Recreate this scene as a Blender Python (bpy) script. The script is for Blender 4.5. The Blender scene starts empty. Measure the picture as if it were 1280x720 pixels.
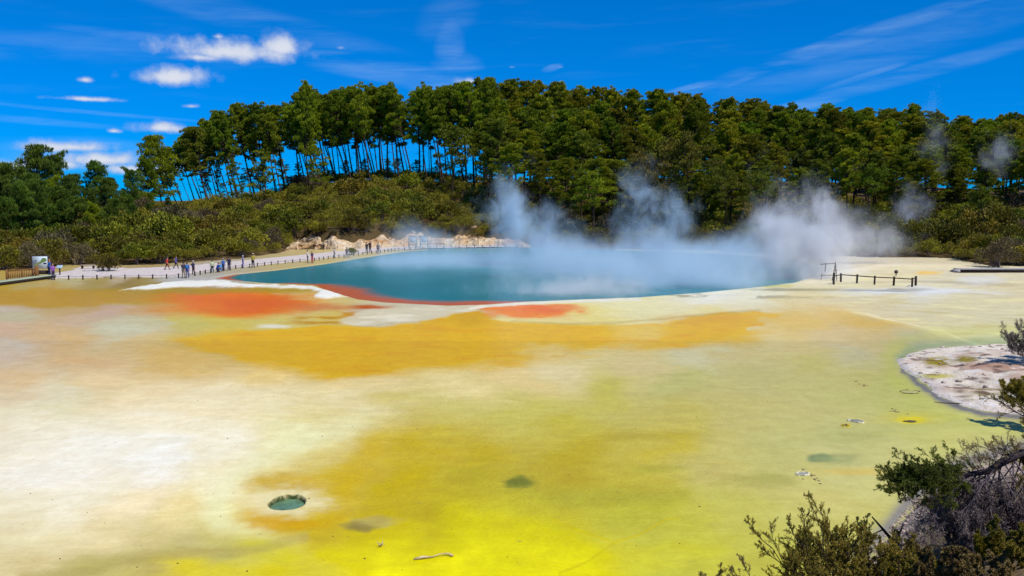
import bpy, bmesh, math, random
import numpy as np
from mathutils import Vector, Matrix

rng = np.random.default_rng(7)
random.seed(7)
R = math.radians
scene = bpy.context.scene
col = scene.collection

# ------------------------------------------------------------------ camera
F = 1108.0; CAMH = 8.0; TH = math.atan(110 / F)
cam_d = bpy.data.cameras.new('camera'); cam = bpy.data.objects.new('camera', cam_d); col.objects.link(cam)
cam_d.sensor_width = 36; cam_d.lens = 36 * F / 1280; cam_d.clip_end = 20000; cam_d.clip_start = 0.1
cam.location = (0, 0, CAMH); cam.rotation_euler = (math.pi / 2 - TH, 0, 0)
scene.camera = cam

# ------------------------------------------------------------------ sun, sky, exposure
SUN_AZ, SUN_EL = 128.0, 58.0          # azimuth clockwise from the view direction
sd = bpy.data.lights.new('sun', 'SUN'); sun = bpy.data.objects.new('sun', sd); col.objects.link(sun)
sd.energy = 4.2; sd.angle = R(0.53); sd.color = (1.0, 0.975, 0.93)
_tosun = Vector((math.sin(R(SUN_AZ)) * math.cos(R(SUN_EL)), math.cos(R(SUN_AZ)) * math.cos(R(SUN_EL)), math.sin(R(SUN_EL))))
sun.rotation_euler = _tosun.to_track_quat('Z', 'Y').to_euler()
sun.location = (0, 0, 60)
scene.view_settings.view_transform = 'Standard'; scene.view_settings.look = 'None'
scene.view_settings.gamma = 1.0; scene.view_settings.exposure = 0.1; scene.view_settings.use_curve_mapping = False
scene.render.engine = 'CYCLES'
cy = scene.cycles
cy.use_denoising = True; cy.max_bounces = 6; cy.diffuse_bounces = 2; cy.glossy_bounces = 3; cy.transmission_bounces = 2
cy.transparent_max_bounces = 8; cy.volume_bounces = 2; cy.volume_step_rate = 1.0; cy.volume_max_steps = 160
cy.sample_clamp_indirect = 4.0


def ray(px, py):
    a = (px - 640) / F; b = (py - 360) / F
    return np.array([a, math.cos(TH) - b * math.sin(TH), -math.sin(TH) - b * math.cos(TH)])


def gnd(px, py, z=0.0):                # the point of the level z seen at a photo position
    r = ray(px, py); t = (z - CAMH) / r[2]
    return np.array([r[0] * t, r[1] * t, z])


def atd(px, py, Y):                    # the point at depth Y
    r = ray(px, py); t = Y / r[1]
    return np.array([r[0] * t, Y, CAMH + r[2] * t])


def proj(x, y, z):
    zc = y * math.cos(TH) - (z - CAMH) * math.sin(TH)
    yc = y * math.sin(TH) + (z - CAMH) * math.cos(TH)
    zc = np.maximum(zc, 0.3)
    return 640 + F * x / zc, 360 - F * yc / zc


# ------------------------------------------------------------------ node helpers
class NT:
    def __init__(s, nt): s.nt = nt; s.n = nt.nodes; s.l = nt.links

    def new(s, t, **kw):
        n = s.n.new(t)
        for k, v in kw.items(): setattr(n, k, v)
        return n

    def put(s, sock, v):
        if hasattr(v, 'is_output') or isinstance(v, bpy.types.NodeSocket): s.l.new(v, sock)
        else: sock.default_value = v

    def m(s, op, a, b=0.0, c=0.0, clamp=False):
        n = s.new('ShaderNodeMath', operation=op, use_clamp=clamp)
        s.put(n.inputs[0], a); s.put(n.inputs[1], b)
        if op in ('MULTIPLY_ADD', 'SMOOTH_MIN', 'SMOOTH_MAX'): s.put(n.inputs[2], c)
        return n.outputs[0]

    def vm(s, op, a, b=(0, 0, 0)):
        n = s.new('ShaderNodeVectorMath', operation=op); s.put(n.inputs[0], a)
        if op == 'SCALE': s.put(n.inputs['Scale'], b)
        elif op != 'LENGTH': s.put(n.inputs[1], b)
        return n.outputs['Value'] if op == 'LENGTH' else n.outputs[0]

    def ss(s, v, lo, hi, o0=0.0, o1=1.0):
        n = s.new('ShaderNodeMapRange', interpolation_type='SMOOTHSTEP')
        s.put(n.inputs[0], v); s.put(n.inputs[1], lo); s.put(n.inputs[2], hi); s.put(n.inputs[3], o0); s.put(n.inputs[4], o1)
        return n.outputs[0]

    def noise(s, vec, scale, detail=3, rough=0.55, dist=0.0, color=False):
        n = s.new('ShaderNodeTexNoise'); s.put(n.inputs['Vector'], vec)
        n.inputs['Scale'].default_value = scale; n.inputs['Detail'].default_value = detail
        n.inputs['Roughness'].default_value = rough; n.inputs['Distortion'].default_value = dist
        return n.outputs['Color' if color else 0]

    def mix(s, f, a, b, mode='MIX'):
        n = s.new('ShaderNodeMix', data_type='RGBA', blend_type=mode)
        s.put(n.inputs[0], f); s.put(n.inputs[6], a); s.put(n.inputs[7], b)
        return n.outputs[2]

    def xyz(s, x, y, z):
        n = s.new('ShaderNodeCombineXYZ'); s.put(n.inputs[0], x); s.put(n.inputs[1], y); s.put(n.inputs[2], z)
        return n.outputs[0]

    def sep(s, v):
        n = s.new('ShaderNodeSeparateXYZ'); s.put(n.inputs[0], v); return n.outputs

    def attr(s, name, what='Color'):
        n = s.new('ShaderNodeAttribute', attribute_name=name); return n.outputs[what]


def lin(c):
    c = np.asarray(c, float) / 255.0
    return np.where(c <= 0.04045, c / 12.92, ((c + 0.055) / 1.055) ** 2.4)


def L4(c, k=1.0):
    v = lin(c) * k
    return (float(v[0]), float(v[1]), float(v[2]), 1.0)


# ------------------------------------------------------------------ world
world = bpy.data.worlds.new('World'); scene.world = world; world.use_nodes = True
w = NT(world.node_tree); w.n.clear()
sky = w.new('ShaderNodeTexSky', sky_type='NISHITA')
sky.sun_disc = False; sky.sun_elevation = R(SUN_EL); sky.sun_rotation = R(SUN_AZ)
sky.altitude = 2500; sky.air_density = 1.0; sky.dust_density = 0.05; sky.ozone_density = 3.0
hs = w.new('ShaderNodeHueSaturation'); hs.inputs['Saturation'].default_value = 1.75; hs.inputs['Value'].default_value = 1.15
hs.inputs['Hue'].default_value = 0.497
tc = w.new('ShaderNodeTexCoord')
dx, dy, dz = w.sep(tc.outputs['Generated'])
clear = w.mix(w.ss(dz, -0.02, 0.30), (0.28, 0.50, 0.95, 1), (0.55, 0.74, 1.08, 1))      # clear air: hardly any white at the horizon
w.l.new(w.mix(1.0, sky.outputs[0], clear, 'MULTIPLY'), hs.inputs['Color'])
az = w.m('ARCTAN2', dx, dy); el = w.m('ARCSINE', dz)
uv = w.xyz(az, el, 0.0)


def azel(px, py):
    r = ray(px, py); r = r / np.linalg.norm(r)
    return math.atan2(r[0], r[1]), math.asin(r[2])


wn1 = w.noise(uv, 17.0, 5, 0.6); wn2 = w.noise(uv, 46.0, 4, 0.6)
nzc = w.m('ADD', w.m('MULTIPLY', w.m('SUBTRACT', wn1, 0.5), 1.5), w.m('MULTIPLY', w.m('SUBTRACT', wn2, 0.5), 1.1))
CUM = [(292, 66, 100, 20, 1.0), (352, 60, 42, 18, 1.0), (250, 72, 55, 11, .8), (218, 97, 62, 17, 1.0), (202, 160, 38, 11, .9), (108, 124, 50, 5, .75), (106, 100, 13, 6, .8),
       (240, 133, 16, 5, .6), (142, 164, 12, 5, .7), (426, 60, 14, 7, .5), (90, 184, 60, 11, 1.0), (130, 200, 75, 14, 1.0), (60, 205, 60, 12, .9), (10, 208, 50, 12, .9), (170, 212, 60, 12, .9), (700, 84, 16, 5, .4),
       (272, 46, 17, 8, .6), (590, 102, 34, 8, .7), (640, 84, 14, 4, .35)]
dens = None; shade = None
for (px, py, rx, ry, k) in CUM:
    a0, e0 = azel(px, py)
    du = w.m('DIVIDE', w.m('SUBTRACT', az, a0), rx / F)
    dv0 = w.m('SUBTRACT', el, e0)
    dv = w.m('DIVIDE', dv0, ry / F)
    dvl = w.m('MULTIPLY', w.m('MINIMUM', dv, 0.0), 1.5)      # flat underside
    dv2 = w.m('ADD', w.m('MAXIMUM', dv, 0.0), dvl)
    e = w.m('SUBTRACT', k * 1.0, w.m('SQRT', w.m('ADD', w.m('MULTIPLY', du, du), w.m('MULTIPLY', dv2, dv2))))
    dens = e if dens is None else w.m('MAXIMUM', dens, e)
cumd = w.ss(w.m('ADD', dens, w.m('MULTIPLY', nzc, 1.05)), -0.05, 0.80)
# thin streaky cirrus
CIR = [(1060, 52, 240, 12, 15, .42), (985, 74, 95, 7, 22, .55), (1150, 90, 160, 11, 13, .34), (1110, 60, 230, 26, 14, .22), (1080, 95, 60, 5, 16, .4), (880, 105, 55, 5, 12, .5), (1010, 130, 50, 8, 8, .5), (690, 85, 16, 5, 15, .55),
       (562, 62, 22, 55, 0, .45), (570, 88, 40, 26, 0, .4), (500, 92, 130, 16, -6, .5), (440, 78, 75, 14, -10, .5), (110, 140, 160, 3, -3, .3), (200, 50, 130, 8, -4, .32),
       (110, 195, 110, 24, 0, .45), (300, 20, 260, 20, -12, .22), (100, 60, 160, 20, 3, .2), (30, 150, 120, 5, -3, .3), (560, 20, 50, 30, 30, .2), (560, 108, 60, 14, 0, .4)]
cn = w.noise(w.xyz(w.m('ADD', w.m('MULTIPLY', az, 7.0), w.m('MULTIPLY', el, -16.0)), w.m('MULTIPLY', el, 60.0), 0.0), 1.0, 6, 0.62, 0.4)
cird = None
for (px, py, rx, ry, ang, k) in CIR:
    a0, e0 = azel(px, py); ca, sa = math.cos(R(ang)), math.sin(R(ang))
    u_ = w.m('SUBTRACT', az, a0); v_ = w.m('SUBTRACT', el, e0)
    uu = w.m('MULTIPLY_ADD', u_, ca * F / rx, w.m('MULTIPLY', v_, sa * F / rx))
    vv = w.m('MULTIPLY_ADD', u_, -sa * F / ry, w.m('MULTIPLY', v_, ca * F / ry))
    e = w.m('MULTIPLY', w.ss(w.m('ADD', w.m('MULTIPLY', uu, uu), w.m('MULTIPLY', vv, vv)), 1.0, 0.0), k)
    cird = e if cird is None else w.m('MAXIMUM', cird, e)
allsky = w.m('MULTIPLY', w.ss(cn, 0.50, 0.8), 0.06)          # the same thin cirrus everywhere
cird = w.m('ADD', w.m('MULTIPLY', cird, w.ss(cn, 0.30, 0.72)), allsky, clamp=True)
withc = w.mix(w.m('MULTIPLY', cird, .38), hs.outputs[0], (5.4, 7.2, 9.4, 1))
cshade = w.ss(w.m('ADD', dens, w.m('MULTIPLY', nzc, 0.8)), 0.15, 1.05)
ccol = w.mix(cshade, (3.9, 4.9, 7.2, 1), (6.9, 7.2, 8.0, 1))
withcc = w.mix(w.m('MULTIPLY', cumd, 0.95), withc, ccol)
bg = w.new('ShaderNodeBackground'); bg.inputs['Strength'].default_value = 0.10
w.l.new(withcc, bg.inputs['Color'])
wo = w.new('ShaderNodeOutputWorld'); w.l.new(bg.outputs[0], wo.inputs['Surface'])


# ------------------------------------------------------------------ mesh helpers
def mesh(name, V, Q=None, T=None, smooth=False):
    V = np.asarray(V, np.float32).reshape(-1, 3)
    me = bpy.data.meshes.new(name)
    nq = 0 if Q is None else len(Q); ntt = 0 if T is None else len(T)
    loops = []
    if nq: loops.append(np.asarray(Q, np.int32).ravel())
    if ntt: loops.append(np.asarray(T, np.int32).ravel())
    loops = np.concatenate(loops)
    me.vertices.add(len(V)); me.vertices.foreach_set('co', V.ravel())
    me.loops.add(len(loops)); me.loops.foreach_set('vertex_index', loops)
    me.polygons.add(nq + ntt)
    st = np.concatenate([np.arange(nq) * 4, nq * 4 + np.arange(ntt) * 3]).astype(np.int32)
    me.polygons.foreach_set('loop_start', st)
    if smooth: me.polygons.foreach_set('use_smooth', np.ones(nq + ntt, bool))
    me.update(calc_edges=True); me.validate()
    return me


def cattr(me, name, C):
    a = me.color_attributes.new(name, 'FLOAT_COLOR', 'POINT')
    C = np.asarray(C, np.float32)
    if C.shape[1] == 3: C = np.concatenate([C, np.ones((len(C), 1), np.float32)], 1)
    a.data.foreach_set('color', C.ravel())


def fattr(me, name, v):
    a = me.attributes.new(name, 'FLOAT', 'POINT'); a.data.foreach_set('value', np.asarray(v, np.float32).ravel())


def link(name, me, mat=None, parent=None, loc=None):
    o = bpy.data.objects.new(name, me); col.objects.link(o)
    if mat is not None and me is not None and not me.materials: me.materials.append(mat)
    if parent is not None: o.parent = parent
    if loc is not None: o.location = loc
    return o


def tag(o, label=None, cat=None, group=None, kind=None):
    if label: o['label'] = label
    if cat: o['category'] = cat
    if group: o['group'] = group
    if kind: o['kind'] = kind
    return o


def empty(name, loc, rz=0.0):
    o = bpy.data.objects.new(name, None); col.objects.link(o); o.location = loc; o.rotation_euler = (0, 0, rz)
    o.empty_display_size = 0.2
    return o


class MB:                              # collects boxes, tubes ... into one mesh
    def __init__(s): s.V = []; s.Q = []; s.T = []; s.n = 0

    def add(s, V, Q=None, T=None):
        V = np.asarray(V, float).reshape(-1, 3)
        if Q is not None and len(Q): s.Q.append(np.asarray(Q) + s.n)
        if T is not None and len(T): s.T.append(np.asarray(T) + s.n)
        s.V.append(V); s.n += len(V); return s

    def box(s, c, d, rot=None, bev=0.0):
        c = np.asarray(c, float); d = np.asarray(d, float) / 2
        b = min(bev, d.min() * 0.6)
        if b <= 0:
            P = np.array([[i, j, k] for k in (-1, 1) for j in (-1, 1) for i in (-1, 1)], float) * d
            Qs = [[0, 2, 3, 1], [4, 5, 7, 6], [0, 1, 5, 4], [2, 6, 7, 3], [0, 4, 6, 2], [1, 3, 7, 5]]
            Ts = []
        else:                          # chamfered top and bottom rim
            P = []; 
            for k, sh in ((-1, b), (-1, 0), (1, 0), (1, b)):
                zz = k * (d[2] - (0 if sh else b))
                for (i, j) in ((-1, -1), (1, -1), (1, 1), (-1, 1)): P.append([i * (d[0] - sh), j * (d[1] - sh), zz])
            P = np.array(P); Qs = [[3, 2, 1, 0], [12, 13, 14, 15]]
            for r in range(3):
                for q in range(4): Qs.append([r * 4 + q, r * 4 + (q + 1) % 4, r * 4 + 4 + (q + 1) % 4, r * 4 + 4 + q])
            Ts = []
        if rot is not None: P = P @ np.array(rot).T
        return s.add(P + c, Qs, Ts)

    def tube(s, pts, rad, n=6, cap=True):
        P = np.asarray(pts, float); k = len(P); rad = np.broadcast_to(np.asarray(rad, float), (k,))
        T = np.gradient(P, axis=0); T /= np.linalg.norm(T, axis=1, keepdims=True) + 1e-9
        ref = np.array([0., 0, 1]) if abs(T[:, 2]).mean() < 0.8 else np.array([1., 0, 0])
        A = np.cross(T, ref); A /= np.linalg.norm(A, axis=1, keepdims=True) + 1e-9
        B = np.cross(T, A)
        th = np.linspace(0, 2 * np.pi, n, endpoint=False)
        V = (P[:, None] + rad[:, None, None] * (np.cos(th)[None, :, None] * A[:, None] + np.sin(th)[None, :, None] * B[:, None])).reshape(-1, 3)
        Qs = [[r * n + q, r * n + (q + 1) % n, r * n + n + (q + 1) % n, r * n + n + q] for r in range(k - 1) for q in range(n)]
        Ts = []
        if cap:
            V = np.vstack([V, P[0], P[-1]])
            for q in range(n):
                Ts.append([k * n, (q + 1) % n, q]); Ts.append([k * n + 1, (k - 1) * n + q, (k - 1) * n + (q + 1) % n])
        return s.add(V, Qs, Ts)

    def ball(s, c, r, n=10, m=7):
        c = np.asarray(c, float); r = np.broadcast_to(np.asarray(r, float), (3,))
        V = [[0, 0, -1]]
        for i in range(1, m):
            p = -math.pi / 2 + math.pi * i / m
            for j in range(n):
                a = 2 * math.pi * j / n; V.append([math.cos(p) * math.cos(a), math.cos(p) * math.sin(a), math.sin(p)])
        V.append([0, 0, 1]); V = np.array(V) * r + c
        Qs = [[1 + i * n + j, 1 + i * n + (j + 1) % n, 1 + (i + 1) * n + (j + 1) % n, 1 + (i + 1) * n + j] for i in range(m - 2) for j in range(n)]
        e = len(V) - 1
        Ts = [[0, 1 + (j + 1) % n, 1 + j] for j in range(n)] + [[e, 1 + (m - 2) * n + j, 1 + (m - 2) * n + (j + 1) % n] for j in range(n)]
        return s.add(V, Qs, Ts)

    def poly(s, pts):                  # a flat convex-ish polygon fan
        P = np.asarray(pts, float); c = P.mean(0)
        V = np.vstack([P, c]); k = len(P)
        return s.add(V, None, [[i, (i + 1) % k, k] for i in range(k)])

    def mesh(s, name, smooth=False):
        return mesh(name, np.vstack(s.V), np.vstack(s.Q) if s.Q else None, np.vstack(s.T) if s.T else None, smooth)

    def build(s, name, mat, parent=None, smooth=False, loc=None):
        return link(name, s.mesh(name, smooth), mat, parent, loc)


def rotz(a):
    return np.array([[math.cos(a), -math.sin(a), 0], [math.sin(a), math.cos(a), 0], [0, 0, 1]])


def align(d):                          # rotation whose x axis is d
    x = np.asarray(d, float); x = x / np.linalg.norm(x)
    up = np.array([0, 0, 1.]) if abs(x[2]) < 0.95 else np.array([0, 1., 0])
    y = np.cross(up, x); y /= np.linalg.norm(y)
    return np.stack([x, y, np.cross(x, y)], 1)


# ------------------------------------------------------------------ numpy noise
def _hash(i, j, s):
    h = (i.astype(np.int64) * 374761393 + j.astype(np.int64) * 668265263 + s * 1442695041) & 0x7fffffff
    h = ((h ^ (h >> 13)) * 1274126177) & 0x7fffffff
    return ((h ^ (h >> 16)) & 0xffff) / 65535.0


def vnoise(x, y, s=0):
    i = np.floor(x); j = np.floor(y); fx = x - i; fy = y - j
    fx = fx * fx * fx * (fx * (fx * 6 - 15) + 10); fy = fy * fy * fy * (fy * (fy * 6 - 15) + 10)
    a = _hash(i, j, s); b = _hash(i + 1, j, s); c = _hash(i, j + 1, s); d = _hash(i + 1, j + 1, s)
    return (a * (1 - fx) + b * fx) * (1 - fy) + (c * (1 - fx) + d * fx) * fy - 0.5


def fbm(x, y, oct=4, s=0, g=0.5):
    o = 0; a = 1.0; t = 0
    for k in range(oct):
        o = o + a * vnoise(x, y, s + k * 17); t += a; a *= g; x = x * 2.03 + 11.3; y = y * 2.03 + 5.7
    return o / t * 2.0                 # about -1 .. 1


def sstep(x, a, b):
    t = np.clip((x - a) / (b - a), 0, 1); return t * t * (3 - 2 * t)


def inpoly(x, y, P):
    r = np.zeros(x.shape, bool); n = len(P)
    for i in range(n):
        x1, y1 = P[i]; x2, y2 = P[(i + 1) % n]
        c = ((y1 > y) != (y2 > y)) & (x < (x2 - x1) * (y - y1) / (y2 - y1 + 1e-12) + x1)
        r ^= c
    return r


def pdist(x, y, P, closed=True):       # distance to a polyline
    d = np.full(x.shape, 1e9); n = len(P)
    for i in range(n if closed else n - 1):
        x1, y1 = P[i]; x2, y2 = P[(i + 1) % n]
        ex, ey = x2 - x1, y2 - y1
        t = np.clip(((x - x1) * ex + (y - y1) * ey) / (ex * ex + ey * ey + 1e-12), 0, 1)
        d = np.minimum(d, np.hypot(x - x1 - t * ex, y - y1 - t * ey))
    return d


def sdist(x, y, P):                    # positive inside
    d = pdist(x, y, P); return np.where(inpoly(x, y, P), d, -d)


# ------------------------------------------------------------------ terrain
FOOTC = np.array([(-400, 101), (0, 101), (40, 102), (75, 108), (150, 108), (230, 113), (300, 121), (350, 134), (372, 150), (420, 146), (480, 150), (540, 156), (640, 157), (760, 152), (900, 140), (960, 131),
                  (1100, 124), (1190, 122), (1218, 112), (1235, 108), (1300, 106), (1700, 104)], float)
CRC = np.array([(-400, 165), (0, 165), (150, 172), (200, 184), (560, 192), (640, 215), (700, 236), (1300, 236), (1700, 230)], float)
CRZ = np.array([(-400, 1.0), (0, 1.4), (90, 2.0), (150, 4.0), (200, 7.0), (260, 7.9), (340, 8.5), (400, 9.9), (470, 11.2), (560, 10.6), (640, 11.0), (720, 13.5), (900, 13.5), (1050, 12.5), (1200, 11.0), (1300, 11.0), (1700, 10)], float)
SHC = np.array([(-800, 13.0), (850, 13.2), (980, 15.0), (1060, 17.2), (1120, 20.2), (1150, 22.4), (1200, 25.4), (1260, 27.0), (1300, 28.0), (1500, 32)], float)


def itp(T, c): return np.interp(c, T[:, 0], T[:, 1])


def zter(x, y):
    x = np.asarray(x, float); y = np.asarray(y, float)
    c = 640 + F * x / np.maximum(y, 1.0)
    ft = itp(FOOTC, c); cr = itp(CRC, c); cz = itp(CRZ, c)
    t = np.clip((y - ft) / (cr - ft), 0, 1)
    hill = cz * (0.55 * t + 0.45 * sstep(t, 0, 1))
    bank = sstep(c, 350, 378) * (1 - sstep(c, 640, 690))
    hill = hill + bank * 2.6 * sstep(y - ft, 0.3, 3.5) * (1 - 0.5 * t)
    hill = hill + np.where(y > ft, fbm(x / 14, y / 14, 3, 5) * 0.5 * np.clip((y - ft) / 12, 0, 1), 0)
    back = np.clip((y - cr - 14) / 70, 0, 1)
    hill = hill * (1 - 0.85 * back * back * (3 - 2 * back))
    sh = itp(SHC, c)
    tb = np.clip(1 - np.maximum(y, 0) / sh, 0, 1)
    nb = 6.3 * tb ** 1.25 + fbm(x * 0.8, y * 0.8, 4, 9) * 0.22 * np.clip(tb * 4, 0, 1)
    z = np.where(y > ft, hill, 0) + nb
    return np.where((y <= ft) & (y > sh), -0.35, np.where(y <= sh, nb - 0.25 * np.exp(-np.clip((sh - y), 0, 9) * 3), z))


def zt1(x, y): return float(zter(np.array([x]), np.array([y]))[0])


def grid_idx(nr, nc):
    i = np.arange(nr - 1)[:, None] * nc + np.arange(nc - 1)[None]
    i = i.ravel(); return np.stack([i, i + 1, i + nc + 1, i + nc], 1)


def M(name):
    m = bpy.data.materials.new(name); m.use_nodes = True
    t = NT(m.node_tree); t.n.clear()
    o = t.new('ShaderNodeOutputMaterial'); b = t.new('ShaderNodeBsdfPrincipled')
    t.l.new(b.outputs[0], o.inputs['Surface'])
    return m, t, b, o


def plain(name, c, rough=0.8, noise=0.25, scale=6.0, bump=0.0, k=0.85, metal=0.0, spec=0.3):
    m, t, b, o = M(name)
    tc = t.new('ShaderNodeTexCoord').outputs['Object']
    nz = t.noise(tc, scale, 5, 0.6)
    v = L4(c, k)
    dk = tuple(x * (1 - noise) for x in v[:3]) + (1,); lt = tuple(min(1, x * (1 + noise * 0.6)) for x in v[:3]) + (1,)
    t.put(b.inputs['Base Color'], t.mix(t.ss(nz, 0.3, 0.7), dk, lt))
    b.inputs['Roughness'].default_value = rough; b.inputs['Metallic'].default_value = metal
    b.inputs['Specular IOR Level'].default_value = spec
    if bump:
        bp = t.new('ShaderNodeBump'); bp.inputs['Strength'].default_value = bump; bp.inputs['Distance'].default_value = 0.05
        t.l.new(nz, bp.inputs['Height']); t.l.new(bp.outputs[0], b.inputs['Normal'])
    return m


# ground sheet (hills, banks, out to the horizon)
ys = np.concatenate([np.arange(-6, 40, 0.45), np.arange(40, 100, 4.0), np.arange(100, 260, 1.6), np.geomspace(262, 9000, 40)])
ts = np.concatenate([np.linspace(-2.6, -0.75, 24, endpoint=False), np.linspace(-0.75, 0.75, 300), np.linspace(0.75, 2.6, 25)[1:]])
YY, TT = np.meshgrid(ys, ts, indexing='ij'); XX = TT * (np.maximum(YY, 0) + 2.0)
ZZ = zter(XX, YY)
me = mesh('ground', np.stack([XX, YY, ZZ], -1).reshape(-1, 3), grid_idx(len(ys), len(ts)), smooth=True)
c_ = 640 + F * XX / np.maximum(YY, 1.0)
soil = lin((112, 92, 55)); peb = lin((206, 186, 168)); dry = lin((150, 128, 92))
cn_ = fbm(XX / 3, YY / 3, 4, 3)[..., None] * 0.5 + 0.5
C = soil * (0.5 + 0.6 * cn_)
sh_ = itp(SHC, c_)
near = sstep(sh_ - YY, 9.0, 2.5)[..., None] * (YY < sh_)[..., None]
C = np.where((YY < sh_ + 1)[..., None], (dry * (1 - near) + peb * near) * (0.72 + 0.3 * cn_), C)
cattr(me, 'col', C.reshape(-1, 3) * 0.85)
gm, t, b, o = M('soil')
ca = t.attr('col'); pos = t.new('ShaderNodeNewGeometry').outputs['Position']
n1 = t.noise(pos, 5.0, 6, 0.7); n2 = t.noise(pos, 22.0, 3, 0.6)
t.put(b.inputs['Base Color'], t.mix(t.ss(n2, 0.35, 0.65), t.mix(1.0, ca, (0.80, 0.74, 0.68, 1), 'MULTIPLY'), ca))
b.inputs['Roughness'].default_value = 0.9; b.inputs['Specular IOR Level'].default_value = 0.2
bp = t.new('ShaderNodeBump'); bp.inputs['Strength'].default_value = 0.8; bp.inputs['Distance'].default_value = 0.15
t.l.new(n1, bp.inputs['Height']); t.l.new(bp.outputs[0], b.inputs['Normal'])
tag(link('ground', me, gm), kind='structure')

# ------------------------------------------------------------------ mineral flat with its coloured deposits
POOL = [(262, 347.5), (285, 350), (330, 354), (388, 356.5), (398, 361), (420, 368), (440, 374), (480, 378.5), (560, 382.5), (610, 381), (660, 377.5), (720, 375), (800, 372), (880, 366), (950, 359), (1000, 353),
        (1026, 344), (1030, 334), (1000, 324), (900, 316.5), (760, 311.5), (640, 309), (560, 310), (500, 314.5), (450, 322), (400, 330), (340, 337.5), (290, 342.5)]
BANK = [(1128, 450), (1136, 443), (1155, 437.5), (1200, 434), (1240, 432.5), (1300, 429), (1420, 424), (1420, 540), (1330, 528), (1280, 519), (1230, 513), (1205, 507), (1180, 497), (1150, 478), (1133, 462)]

rows = np.concatenate([np.arange(312, 400, 0.8), np.arange(400, 746, 1.15), np.arange(747, 900, 6.0)])[::-1]
cols = np.concatenate([np.linspace(-700, -60, 24, endpoint=False), np.linspace(-60, 1340, 720), np.linspace(1340, 2000, 25)[1:]])
Yr = np.array([gnd(640, r)[1] for r in rows])
YF, CF = np.meshgrid(Yr, cols, indexing='ij')
XF = (CF - 640) / F * (YF * math.cos(TH) + CAMH * math.sin(TH))
ZF = np.zeros_like(XF)
PX, PY = proj(XF, YF, ZF)
# warped lookup position so that no outline is smooth (the wander is in metres on the ground)
wx = fbm(XF / 7, YF / 7, 4, 21) * 2.2 + fbm(XF / 1.7, YF / 1.7, 3, 31) * 0.6
wy = fbm(XF / 9, YF / 11, 4, 41) * 2.6 + fbm(XF / 2.2, YF / 2.6, 3, 51) * 0.9
QX, QY = proj(XF + wx, YF + wy, ZF)
qx2 = QX + fbm(PX / 60, PY / 9, 4, 61) * 14; qy2 = QY + fbm(PX / 90, PY / 16, 4, 71) * 3.0

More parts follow.
